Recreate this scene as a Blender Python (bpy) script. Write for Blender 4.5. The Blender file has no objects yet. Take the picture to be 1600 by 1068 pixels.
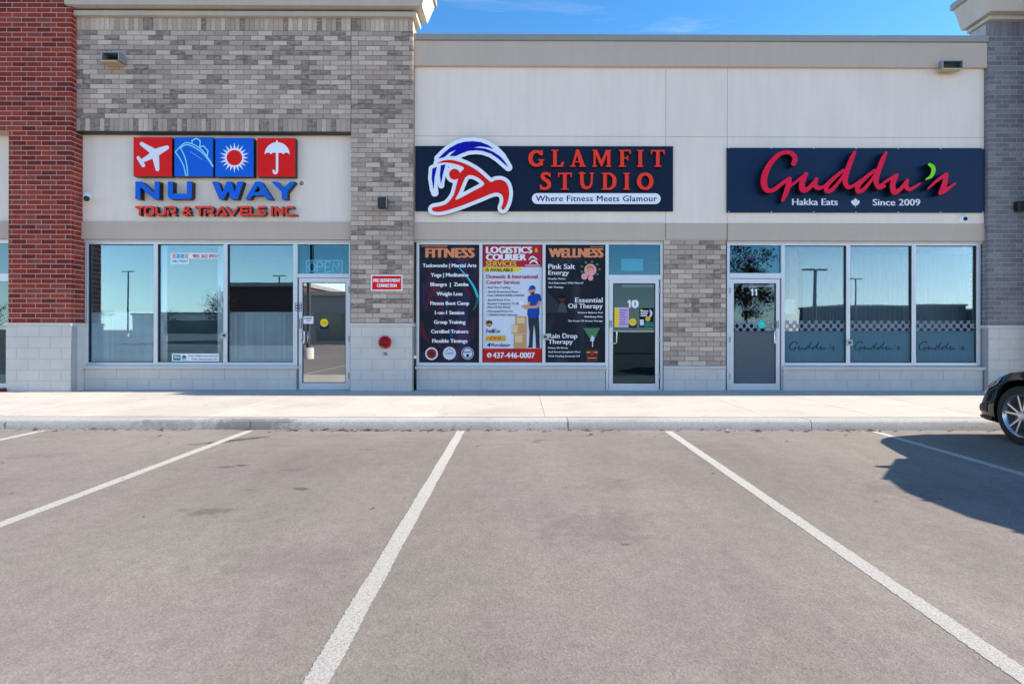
import bpy, bmesh, math, random
import numpy as np
from mathutils import Vector, Matrix
from mathutils.geometry import delaunay_2d_cdt

random.seed(7); np.random.seed(7)
SC = bpy.context.scene
COL = SC.collection
R = math.radians

# ------------------------------------------------------------------ camera, sky, sun, exposure
F, CX, CY, EYE, ROLL = 880.0, 812.0, 514.0, 1.26, 0.0018
cd = bpy.data.cameras.new('camera'); cam = bpy.data.objects.new('camera', cd); COL.objects.link(cam)
cd.sensor_width = 36.0; cd.lens = F / 1600 * 36
cd.shift_x = -(CX - 800 + 3.5) / 1600; cd.shift_y = -(534 - CY) / 1600
cd.clip_start = 0.05; cd.clip_end = 2000
cam.matrix_world = Matrix.Translation((0, 0, EYE)) @ Matrix.Rotation(-0.004, 4, 'Z') @ Matrix.Rotation(R(90), 4, 'X') @ Matrix.Rotation(ROLL, 4, 'Z')
SC.camera = cam

SUN_DIR = Vector((-1.93, -0.042, -1.0)).normalized()      # the way the light travels
sl = bpy.data.lights.new('sun', 'SUN'); sl.energy = 5.0; sl.angle = R(0.5); sl.color = (1.0, 0.90, 0.76)
sun = bpy.data.objects.new('sun', sl); COL.objects.link(sun)
sun.rotation_euler = SUN_DIR.to_track_quat('-Z', 'Y').to_euler()

W = bpy.data.worlds.new('World'); SC.world = W; W.use_nodes = True
nt = W.node_tree; nt.nodes.clear()
wo = nt.nodes.new('ShaderNodeOutputWorld'); bg = nt.nodes.new('ShaderNodeBackground')
sky = nt.nodes.new('ShaderNodeTexSky'); sky.sky_type = 'NISHITA'; sky.sun_disc = False
sky.sun_elevation = math.asin(-SUN_DIR.z); sky.sun_rotation = math.atan2(-SUN_DIR.x, -SUN_DIR.y)
sky.air_density = 1.0; sky.dust_density = 0.15; sky.ozone_density = 2.2
# thin cirrus streaks over the whole sky
tc = nt.nodes.new('ShaderNodeTexCoord'); mp = nt.nodes.new('ShaderNodeMapping'); mp.inputs['Scale'].default_value = (1.2, 3.0, 9.0)
mp.inputs['Rotation'].default_value = (0.1, 0.12, 0.3); mp.inputs['Location'].default_value = (-3.09, -3.84, -3.0)
nz = nt.nodes.new('ShaderNodeTexNoise'); nz.inputs['Scale'].default_value = 1.0; nz.inputs['Detail'].default_value = 7; nz.inputs['Roughness'].default_value = 0.62
nz.inputs['Distortion'].default_value = 0.5
mr = nt.nodes.new('ShaderNodeMapRange'); mr.inputs['From Min'].default_value = 0.49; mr.inputs['From Max'].default_value = 0.70; mr.inputs['To Max'].default_value = 0.36
mxs = nt.nodes.new('ShaderNodeMix'); mxs.data_type = 'RGBA'
hsv = nt.nodes.new('ShaderNodeHueSaturation'); hsv.inputs['Saturation'].default_value = 0.12; hsv.inputs['Value'].default_value = 1.5
L_ = nt.links.new
L_(tc.outputs['Generated'], mp.inputs[0]); L_(mp.outputs[0], nz.inputs['Vector']); L_(nz.outputs['Fac'], mr.inputs['Value'])
sxyz = nt.nodes.new('ShaderNodeSeparateXYZ'); L_(tc.outputs['Generated'], sxyz.inputs[0])
hz = nt.nodes.new('ShaderNodeMapRange'); hz.interpolation_type = 'SMOOTHSTEP'; hz.inputs['From Min'].default_value = 0.0; hz.inputs['From Max'].default_value = 0.24; hz.inputs['To Min'].default_value = 0.62; hz.inputs['To Max'].default_value = 0.0
L_(sxyz.outputs[2], hz.inputs['Value']); mxm = nt.nodes.new('ShaderNodeMath'); mxm.operation = 'MAXIMUM'; L_(mr.outputs[0], mxm.inputs[0]); L_(hz.outputs[0], mxm.inputs[1])
hsv2 = nt.nodes.new('ShaderNodeMix'); hsv2.data_type = 'RGBA'; hsv2.blend_type = 'MULTIPLY'; hsv2.inputs[0].default_value = 1.0; hsv2.inputs[7].default_value = (0.98, 1.0, 1.02, 1)
L_(sky.outputs[0], hsv.inputs['Color']); L_(mxm.outputs[0], mxs.inputs[0]); L_(hsv.outputs[0], hsv2.inputs[6]); L_(sky.outputs[0], mxs.inputs[6]); L_(hsv2.outputs[2], mxs.inputs[7])
sat = nt.nodes.new('ShaderNodeHueSaturation'); sat.inputs['Saturation'].default_value = 1.32; L_(mxs.outputs[2], sat.inputs['Color'])
L_(sat.outputs[0], bg.inputs['Color']); L_(bg.outputs[0], wo.inputs['Surface'])
bg.inputs['Strength'].default_value = 0.12
SC.view_settings.view_transform = 'Standard'; SC.view_settings.look = 'None'
SC.view_settings.exposure = 1.27; SC.view_settings.gamma = 1.0; SC.view_settings.use_curve_mapping = False
SC.cycles.max_bounces = 8

# ------------------------------------------------------------------ measuring: a photo pixel on a plane Y -> metres
def X(x, Y): return (x - CX) * Y / F
def Z(x, y, Y): return EYE - (y - ROLL * (x - CX) - CY) * Y / F

# ------------------------------------------------------------------ materials
MATS = {}
def nodes_of(name):
    m = bpy.data.materials.new(name); m.use_nodes = True
    t = m.node_tree; b = t.nodes['Principled BSDF']
    MATS[name] = m
    return m, t, b
def srgb(c):
    return tuple(((v / 255) / 12.92 if v <= 10 else (((v / 255) + 0.055) / 1.055) ** 2.4) for v in c) + (1.0,)
def N(t, kind, **kw):
    n = t.nodes.new(kind)
    for k, v in kw.items():
        if k in n.inputs: n.inputs[k].default_value = v
        else: setattr(n, k, v)
    return n
def mathn(t, op, a, b=None, clamp=False):
    n = t.nodes.new('ShaderNodeMath'); n.operation = op; n.use_clamp = clamp
    for i, v in enumerate((a, b)):
        if v is None: continue
        if isinstance(v, (int, float)): n.inputs[i].default_value = v
        else: t.links.new(v, n.inputs[i])
    return n.outputs[0]
def mixc(t, fac, a, b, blend='MIX'):
    n = t.nodes.new('ShaderNodeMix'); n.data_type = 'RGBA'; n.blend_type = blend
    for i, v in ((0, fac), (6, a), (7, b)):
        if isinstance(v, (int, float)): n.inputs[i].default_value = v
        elif isinstance(v, tuple): n.inputs[i].default_value = v
        else: t.links.new(v, n.inputs[i])
    return n.outputs[2]
def pos_of(t, scale=(1, 1, 1)):
    g = t.nodes.new('ShaderNodeNewGeometry')
    if scale == (1, 1, 1): return g.outputs['Position']
    m = N(t, 'ShaderNodeMapping'); m.inputs['Scale'].default_value = scale
    t.links.new(g.outputs['Position'], m.inputs[0]); return m.outputs[0]
def noise(t, vec, scale, detail=3, rough=0.5):
    n = N(t, 'ShaderNodeTexNoise', Scale=scale, Detail=detail, Roughness=rough); t.links.new(vec, n.inputs['Vector']); return n.outputs['Fac']
def rng(t, v, a, b, c, d):
    n = N(t, 'ShaderNodeMapRange'); t.links.new(v, n.inputs[0])
    for i, q in enumerate((a, b, c, d)): n.inputs[i + 1].default_value = q
    return n.outputs[0]
def bump(t, b, h, strength=0.3, dist=0.01):
    n = N(t, 'ShaderNodeBump', Strength=strength, Distance=dist); t.links.new(h, n.inputs['Height']); t.links.new(n.outputs[0], b.inputs['Normal'])
def scale_col(t, col, fac):
    """col * fac (fac a socket)"""
    c = t.nodes.new('ShaderNodeCombineColor')
    for i in range(3): t.links.new(fac, c.inputs[i])
    return mixc(t, 1.0, col, c.outputs[0], 'MULTIPLY')

def plain(name, col, rough=0.5, metal=0.0, var=0.06, vscale=6.0, coat=0.0, bmp=0.0, bscale=200, spec=0.5, scale=(1, 1, 1)):
    m, t, b = nodes_of(name)
    b.inputs['Roughness'].default_value = rough; b.inputs['Metallic'].default_value = metal
    b.inputs['Coat Weight'].default_value = coat; b.inputs['Specular IOR Level'].default_value = spec
    c = col if len(col) == 4 else tuple(col) + (1,)
    p = pos_of(t, scale)
    f = noise(t, p, vscale, 5, 0.6)
    k = rng(t, f, 0.25, 0.75, 1 - var, 1 + var)
    t.links.new(scale_col(t, c, k), b.inputs['Base Color'])
    if bmp: bump(t, b, noise(t, p, bscale, 3), bmp, 0.004)
    return m

def brick_mat(name, cols, stops, island=False, smudge=None, var=0.12):
    """cols/stops: constant ramp picked per brick; island: bricks joined in one mesh"""
    m, t, b = nodes_of(name)
    b.inputs['Roughness'].default_value = 0.88; b.inputs['Specular IOR Level'].default_value = 0.25
    if island: r = t.nodes.new('ShaderNodeNewGeometry').outputs['Random Per Island']
    else: r = t.nodes.new('ShaderNodeObjectInfo').outputs['Random']
    cr = t.nodes.new('ShaderNodeValToRGB'); cr.color_ramp.interpolation = 'CONSTANT'
    e = cr.color_ramp.elements
    while len(e) < len(cols): e.new(0.5)
    for i, (c, s) in enumerate(zip(cols, stops)): e[i].position = s; e[i].color = c if len(c) == 4 else tuple(c) + (1,)
    t.links.new(r, cr.inputs[0])
    col = cr.outputs[0]
    p = pos_of(t)
    if smudge:
        sel = mathn(t, 'GREATER_THAN', r, smudge[0])
        n1 = rng(t, noise(t, pos_of(t, (6, 6, 14)), 1.4, 3), 0.33, 0.6, 0.15, 1.0)
        col = mixc(t, mathn(t, 'MULTIPLY', sel, n1), col, smudge[1])
    k = rng(t, noise(t, p, 22, 4, 0.7), 0.25, 0.75, 1 - var, 1 + var)
    k2 = rng(t, noise(t, p, 0.7, 3, 0.6), 0.3, 0.7, 0.93, 1.07)
    col = scale_col(t, col, mathn(t, 'MULTIPLY', k, k2))
    t.links.new(col, b.inputs['Base Color'])
    bump(t, b, noise(t, p, 160, 4, 0.7), 0.35, 0.004)
    return m

GB = [(0.47, 0.36, 0.295), (0.54, 0.43, 0.355), (0.40, 0.31, 0.255), (0.60, 0.485, 0.405), (0.44, 0.325, 0.265)]
GS = [0.0, 0.25, 0.45, 0.65, 0.80]
M_GB = brick_mat('taupe_brick', GB, GS, False, (0.80, (0.20, 0.165, 0.15, 1)))
M_GBI = brick_mat('taupe_brick_joined', GB, GS, True, (0.80, (0.20, 0.165, 0.15, 1)))
RB = [(0.235, 0.030, 0.020), (0.285, 0.038, 0.024), (0.16, 0.022, 0.019), (0.33, 0.052, 0.032), (0.26, 0.056, 0.042)]
M_RB = brick_mat('red_brick', RB, GS, False, None, 0.2); M_RBI = brick_mat('red_brick_joined', RB, GS, True, None, 0.2)
PB = [(0.19, 0.18, 0.20), (0.225, 0.213, 0.232), (0.17, 0.16, 0.182), (0.25, 0.237, 0.255), (0.205, 0.194, 0.215)]
M_PB = brick_mat('slate_brick', PB, GS, False, None, 0.25)
M_MORT = plain('taupe_mortar', (0.20, 0.165, 0.14), 0.95, var=0.15, vscale=30)
M_MORT_L = plain('pale_mortar', (0.52, 0.37, 0.31), 0.95, var=0.15, vscale=30)
M_MORT_P = plain('grey_mortar', (0.42, 0.40, 0.41), 0.95, var=0.2, vscale=30)

def stucco(name, col, streak=0.05):
    m, t, b = nodes_of(name)
    b.inputs['Roughness'].default_value = 0.93; b.inputs['Specular IOR Level'].default_value = 0.2
    k1 = rng(t, noise(t, pos_of(t, (1.4, 1.4, 0.5)), 1.2, 5, 0.6), 0.3, 0.7, 1 - streak, 1 + streak)
    k2 = rng(t, noise(t, pos_of(t, (5, 5, 0.35)), 2.0, 4, 0.6), 0.3, 0.7, 1 - streak * 0.7, 1 + streak * 0.7)
    k3 = rng(t, noise(t, pos_of(t), 180, 2), 0.3, 0.7, 0.97, 1.03)
    t.links.new(scale_col(t, tuple(col) + (1,), mathn(t, 'MULTIPLY', mathn(t, 'MULTIPLY', k1, k2), k3)), b.inputs['Base Color'])
    bump(t, b, noise(t, pos_of(t), 260, 3, 0.7), 0.25, 0.003)
    return m
M_ST = stucco('cream_stucco', (0.86, 0.745, 0.645), 0.04)
M_TP = stucco('taupe_stucco', (0.56, 0.455, 0.375), 0.03)
M_CN = stucco('cornice_stucco', (0.52, 0.46, 0.39))
M_CAP = plain('parapet_metal', (0.30, 0.29, 0.265), 0.5, 0.2, 0.05)
M_BLK = plain('painted_block', (0.58, 0.54, 0.51), 0.85, var=0.07, vscale=3, bmp=0.3, bscale=90)
M_BLM = plain('block_mortar', (0.36, 0.36, 0.37), 0.95)
M_COP = plain('precast_coping', (0.56, 0.545, 0.52), 0.8, var=0.06, bmp=0.15)
M_AL = plain('clear_aluminium', (0.62, 0.64, 0.68), 0.38, 0.35, 0.04)
M_AL2 = plain('brushed_handle', (0.72, 0.73, 0.75), 0.25, 0.9, 0.03)
M_DARK = plain('dark_gasket', (0.02, 0.02, 0.022), 0.6)
M_BLACK = plain('black_return', (0.006, 0.006, 0.008), 0.45)
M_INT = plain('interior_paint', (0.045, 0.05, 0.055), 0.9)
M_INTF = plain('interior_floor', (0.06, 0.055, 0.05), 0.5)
M_GOLD = plain('lit_gold_metal', (0.50, 0.38, 0.19), 0.5, 0.1)

def glass(name, refl=0.3, tint=(0.95, 0.97, 0.98), rough=0.0, gcol=(0.52, 0.84, 1.0)):
    m = bpy.data.materials.new(name); m.use_nodes = True; t = m.node_tree; t.nodes.clear()
    o = t.nodes.new('ShaderNodeOutputMaterial'); mx = t.nodes.new('ShaderNodeMixShader')
    tr = N(t, 'ShaderNodeBsdfTransparent'); tr.inputs[0].default_value = tuple(tint) + (1,)
    gl = N(t, 'ShaderNodeBsdfGlossy'); gl.inputs['Roughness'].default_value = rough; gl.inputs[0].default_value = tuple(gcol) + (1,)
    fr = N(t, 'ShaderNodeFresnel'); fr.inputs[0].default_value = 1.5
    f = mathn(t, 'ADD', fr.outputs[0], refl, True)
    bp = N(t, 'ShaderNodeBump', Strength=0.02, Distance=0.02)
    t.links.new(noise(t, pos_of(t, (1.2, 1.2, 0.8)), 1.5, 1), bp.inputs['Height']); t.links.new(bp.outputs[0], gl.inputs['Normal'])
    t.links.new(f, mx.inputs[0]); t.links.new(tr.outputs[0], mx.inputs[1]); t.links.new(gl.outputs[0], mx.inputs[2]); t.links.new(mx.outputs[0], o.inputs[0])
    return m
M_GL = glass('window_glass', 0.12)
M_GLD = glass('door_glass', 0.30, gcol=(0.95, 0.96, 0.97))
M_GLQ = glass('quiet_glass', 0.0, (0.75, 0.8, 0.82))
M_GLT = glass('transom_glass', 0.045, (0.84, 0.95, 0.98), gcol=(0.30, 0.72, 1.0))
M_GLB = glass('restaurant_glass', 0.10, gcol=(0.6, 0.83, 1.0))
M_GLF = glass('filmed_door_glass', 0.02)

def asphalt():
    m, t, b = nodes_of('asphalt')
    b.inputs['Specular IOR Level'].default_value = 0.25
    p = pos_of(t)
    fine = noise(t, p, 170, 4, 0.8)
    v = N(t, 'ShaderNodeTexVoronoi', Scale=95.0); t.links.new(p, v.inputs['Vector'])
    stone = rng(t, v.outputs['Color'], 0.1, 0.9, 0.86, 1.15)
    k = mathn(t, 'MULTIPLY', rng(t, fine, 0.3, 0.7, 0.70, 1.27), stone)
    k = mathn(t, 'MULTIPLY', k, rng(t, noise(t, p, 9, 5, 0.7), 0.3, 0.7, 0.9, 1.1))
    k = mathn(t, 'MULTIPLY', k, rng(t, noise(t, pos_of(t, (1, 0.5, 1)), 0.55, 4, 0.6), 0.3, 0.7, 0.80, 1.13))
    k = mathn(t, 'MULTIPLY', k, rng(t, noise(t, pos_of(t, (2.2, 0.6, 1)), 1.6, 5, 0.7), 0.3, 0.7, 0.93, 1.07))
    base = mixc(t, rng(t, noise(t, pos_of(t, (0.5, 0.35, 1)), 1.1, 3, 0.5), 0.4, 0.6, 0.0, 1.0), (0.210, 0.186, 0.156, 1), (0.216, 0.184, 0.166, 1))
    pin = rng(t, noise(t, p, 75, 2, 0.6), 0.28, 0.34, 0.45, 1.0)
    col = scale_col(t, base, mathn(t, 'MULTIPLY', k, pin))
    # dusty lighter band along the kerb
    sx = N(t, 'ShaderNodeSeparateXYZ'); t.links.new(p, sx.inputs[0])
    dust = mathn(t, 'MULTIPLY', rng(t, sx.outputs[1], 5.4, 7.0, 0.0, 1.0), rng(t, noise(t, pos_of(t, (0.7, 2.5, 1)), 2.2, 5, 0.7), 0.38, 0.66, 0.0, 0.75))
    col = mixc(t, dust, col, (0.26, 0.235, 0.205, 1))
    # small pale specks and grit
    sp = rng(t, noise(t, p, 55, 2, 0.5), 0.72, 0.76, 0.0, 0.35)
    col = mixc(t, sp, col, (0.30, 0.28, 0.26, 1))
    # oil spots dripped where engines stand, and a scuff by a stall line
    spots = [(-3.25, 6.35, 0.42, 0.10, 0.65, 0.8), (-3.05, 6.52, 0.2, 0.07, 0.6, 0.6), (-2.7, 5.15, 0.11, 0.05, 0.2, 0.75), (-2.55, 5.2, 0.08, 0.04, 0, 0.75), (0.18, 6.3, 0.11, 0.03, 0.1, 0.8), (0.22, 6.42, 0.09, 0.03, 0, 0.7),
             (-2.15, 3.9, 0.2, 0.09, 0.0, 0.4), (-1.72, 4.45, 0.09, 0.05, 0, 0.6), (-2.05, 5.05, 0.16, 0.06, 0.2, 0.3), (-1.6, 5.9, 0.12, 0.04, 0.1, 0.45), (0.5, 3.6, 0.45, 0.4, 0.4, 0.16), (3.1, 4.4, 0.5, 0.3, 0.1, 0.16),
             (0.75, 4.6, 0.3, 0.2, 0.1, 0.15), (-4.7, 5.6, 0.4, 0.15, 0.3, 0.15), (-1.3, 3.1, 0.5, 0.25, 0.2, 0.14), (3.9, 3.4, 0.5, 0.3, 0.5, 0.14), (4.3, 3.1, 0.05, 0.03, 0, 0.7), (0.62, 3.3, 0.05, 0.03, 0, 0.6)]
    wob = rng(t, noise(t, p, 9, 3), 0.3, 0.7, -0.35, 0.35)
    tot = None
    for (x, y, rx, ry, a, s) in spots:
        mp = N(t, 'ShaderNodeMapping', vector_type='TEXTURE'); mp.inputs['Location'].default_value = (x, y, 0)
        mp.inputs['Rotation'].default_value = (0, 0, a); mp.inputs['Scale'].default_value = (rx, ry, 1e3); t.links.new(p, mp.inputs[0])
        ln = N(t, 'ShaderNodeVectorMath', operation='LENGTH'); t.links.new(mp.outputs[0], ln.inputs[0])
        f = rng(t, mathn(t, 'ADD', ln.outputs['Value'], wob), 0.45, 1.05, s, 0.0)
        tot = f if tot is None else mathn(t, 'MAXIMUM', tot, f)
    col = mixc(t, tot, col, (0.045, 0.042, 0.04, 1))
    t.links.new(col, b.inputs['Base Color'])
    b.inputs['Roughness'].default_value = 0.88
    bump(t, b, mathn(t, 'ADD', fine, v.outputs['Distance']), 0.3, 0.003)
    return m
M_AS = asphalt()

def concrete(name, col, tone=0.08, tyre=None):
    m, t, b = nodes_of(name)
    b.inputs['Roughness'].default_value = 0.9; b.inputs['Specular IOR Level'].default_value = 0.25
    p = pos_of(t)
    k = rng(t, noise(t, p, 1.1, 6, 0.65), 0.3, 0.7, 1 - tone, 1 + tone)
    k = mathn(t, 'MULTIPLY', k, rng(t, noise(t, pos_of(t, (0.6, 3, 1)), 5, 4, 0.7), 0.3, 0.7, 0.96, 1.04))
    k = mathn(t, 'MULTIPLY', k, rng(t, noise(t, p, 120, 3, 0.7), 0.3, 0.7, 0.93, 1.07))
    c = scale_col(t, tuple(col) + (1,), k)
    oi = t.nodes.new('ShaderNodeObjectInfo').outputs['Random']
    c = scale_col(t, c, rng(t, oi, 0, 1, 0.96, 1.04))
    gum = rng(t, noise(t, pos_of(t, (1, 1, 1)), 6.5, 2, 0.4), 0.69, 0.73, 0.0, 0.4)
    c = mixc(t, gum, c, (0.24, 0.22, 0.20, 1))
    soil = rng(t, noise(t, pos_of(t, (0.35, 1.2, 1)), 1.7, 5, 0.7), 0.5, 0.75, 0.0, 0.32)
    c = mixc(t, soil, c, (0.33, 0.30, 0.265, 1))
    if tyre:
        pit = rng(t, noise(t, p, 48, 4, 0.8), 0.5, 0.68, 0.0, 0.75)
        c = mixc(t, pit, c, (0.19, 0.185, 0.18, 1))
        tot = None
        for (x, y, rx, ry, s) in tyre:
            mp = N(t, 'ShaderNodeMapping', vector_type='TEXTURE'); mp.inputs['Location'].default_value = (x, y, 0); mp.inputs['Scale'].default_value = (rx, ry, 1e3); t.links.new(p, mp.inputs[0])
            ln = N(t, 'ShaderNodeVectorMath', operation='LENGTH'); t.links.new(mp.outputs[0], ln.inputs[0])
            f = rng(t, mathn(t, 'ADD', ln.outputs['Value'], rng(t, noise(t, p, 14, 4), 0.3, 0.7, -0.4, 0.4)), 0.4, 1.2, s, 0.0)
            tot = f if tot is None else mathn(t, 'MAXIMUM', tot, f)
        c = mixc(t, tot, c, (0.14, 0.135, 0.13, 1))
    t.links.new(c, b.inputs['Base Color'])
    bump(t, b, noise(t, p, 240, 3, 0.7), 0.3, 0.003)
    return m
M_CO = concrete('sidewalk_concrete', (0.50, 0.46, 0.405), 0.1)
M_KB = concrete('kerb_concrete', (0.42, 0.40, 0.375), 0.1, [(-3.35, 7.05, 0.62, 0.2, 0.75), (-4.4, 7.08, 0.5, 0.03, 0.5), (1.1, 7.1, 0.5, 0.02, 0.3), (-7.1, 7.1, 0.6, 0.02, 0.3)])
def line_paint():
    m, t, b = nodes_of('line_paint')
    b.inputs['Roughness'].default_value = 0.8
    p = pos_of(t)
    w = rng(t, noise(t, p, 60, 5, 0.8), 0.33, 0.5, 0.0, 1.0)
    w2 = rng(t, noise(t, p, 2.2, 4, 0.7), 0.35, 0.7, 0.35, 0.95)
    sx = N(t, 'ShaderNodeSeparateXYZ'); t.links.new(p, sx.inputs[0])
    w3 = rng(t, noise(t, p, 130, 3, 0.7), 0.34, 0.5, 0.0, 1.0)
    far = rng(t, sx.outputs[1], 1.5, 7.0, 0.30, 0.9)          # tyres have worn the aisle end most
    f = mathn(t, 'MAXIMUM', mathn(t, 'MULTIPLY', mathn(t, 'MULTIPLY', w, w3), 1.0), mathn(t, 'MULTIPLY', w2, far))
    f = mathn(t, 'MULTIPLY', f, rng(t, sx.outputs[1], 1.5, 6.5, 0.62, 1.0))
    t.links.new(mixc(t, f, (0.20, 0.178, 0.158, 1), (0.52, 0.495, 0.455, 1)), b.inputs['Base Color'])
    bump(t, b, noise(t, p, 170, 4, 0.8), 0.4, 0.003)
    return m
M_LN = line_paint()

def ink(name, c, rough=0.5, var=0.02, spec=0.15): return plain(name, srgb(c), rough, var=var, spec=spec)
I_WHITE = ink('white_ink', (232, 234, 240)); I_BLACK = ink('black_ink', (12, 12, 16)); I_ORANGE = ink('orange_ink', (224, 142, 100)); I_RED = ink('red_ink', (196, 34, 30))
I_CRIM = ink('crimson_ink', (178, 38, 62)); I_YEL = ink('yellow_ink', (236, 205, 40)); I_NAVY = ink('navy_ink', (16, 28, 92)); I_GREY = ink('grey_ink', (70, 74, 84))
I_BLUE = ink('blue_ink', (16, 70, 160)); I_SKIN = ink('skin_ink', (205, 150, 118)); I_KRAFT = ink('kraft_ink', (196, 152, 104)); I_KRAFT2 = ink('pale_kraft_ink', (222, 190, 150))
I_PINK = ink('pink_ink', (224, 160, 160)); I_LEAF = ink('leaf_ink', (70, 128, 84)); I_BROWN = ink('brown_ink', (96, 44, 36)); I_CYAN = ink('cyan_ink', (60, 190, 215)); I_TEAL = ink('teal_ink', (30, 120, 120))
I_PAPER = ink('poster_paper', (206, 214, 228)); I_GOLD = ink('gold_ink', (214, 170, 60)); I_UBROWN = ink('shield_ink', (92, 60, 28)); I_PURP = ink('purple_ink', (84, 40, 120)); I_FIG = ink('dim_figure_ink', (46, 52, 62))
I_DRED = ink('dim_red_ink', (92, 30, 44)); I_DBLU = ink('dim_blue_ink', (22, 60, 110)); I_MAUVE = ink('mauve_ink', (196, 168, 212))
S_NAVY = ink('navy_sign_face', (4, 24, 54), 0.4, 0.05, 0.2); S_NAVY2 = ink('blue_sign_face', (2, 38, 72), 0.4, 0.05, 0.2)
S_RED = ink('red_acrylic', (232, 22, 18), 0.25); S_BLUE = ink('blue_acrylic', (10, 98, 214), 0.25); S_WHITE = ink('white_acrylic', (238, 242, 250), 0.25)
S_LOGOB = ink('deep_blue_acrylic', (8, 10, 165), 0.25); S_ORED = ink('orange_red_acrylic', (250, 62, 40), 0.3); S_CORAL = ink('coral_acrylic', (244, 66, 48), 0.3); S_PINK = ink('magenta_acrylic', (238, 18, 66), 0.3)
S_PEP = ink('pepper_green_acrylic', (128, 226, 40), 0.3); S_SKYL = ink('pale_cyan_line', (150, 226, 240), 0.3)

def smoky(name, base, cols):
    m, t, b = nodes_of(name); b.inputs['Roughness'].default_value = 0.4; b.inputs['Specular IOR Level'].default_value = 0.12
    p = pos_of(t); c = tuple(base) + (1,)
    for i, (cc, sc, lo, hi, off) in enumerate(cols):
        mp = N(t, 'ShaderNodeMapping'); mp.inputs['Location'].default_value = off; mp.inputs['Scale'].default_value = (2.2, 1, 0.8); t.links.new(p, mp.inputs[0])
        f = rng(t, noise(t, mp.outputs[0], sc, 5, 0.6), lo, hi, 0, 0.8)
        c = mixc(t, f, c, tuple(cc) + (1,))
    t.links.new(c, b.inputs['Base Color']); return m
M_P1 = smoky('dark_smoke_print', (0.014, 0.016, 0.032), [((0.16, 0.03, 0.06), 1.3, 0.55, 0.75, (3, 0, 1)), ((0.05, 0.04, 0.16), 1.1, 0.55, 0.75, (8, 0, 5)), ((0.03, 0.10, 0.2), 1.6, 0.62, 0.8, (1, 0, 9))])
M_P3 = smoky('dark_slate_print', (0.010, 0.013, 0.025), [((0.05, 0.06, 0.08), 1.2, 0.5, 0.8, (4, 0, 2))])

# ------------------------------------------------------------------ object helpers
WORLD0 = {}                                  # world position of each object's origin
def tag(o, label=None, cat=None, group=None, kind=None):
    for k, v in (('label', label), ('category', cat), ('group', group), ('kind', kind)):
        if v: o[k] = v
    return o
def thing(name, label, cat, loc=(0, 0, 0), group=None, kind=None):
    o = bpy.data.objects.new(name, None); COL.objects.link(o); o.location = loc; o.empty_display_size = 0.2
    WORLD0[o] = Vector(loc)
    return tag(o, label, cat, group, kind)
def link(name, me, parent=None, loc=(0, 0, 0), rot=None):
    o = bpy.data.objects.new(name, me); COL.objects.link(o)
    L = Vector(loc); WORLD0[o] = L
    o.location = L - (WORLD0[parent] if parent else Vector())
    if rot: o.rotation_euler = rot
    if parent: o.parent = parent
    return o

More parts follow.
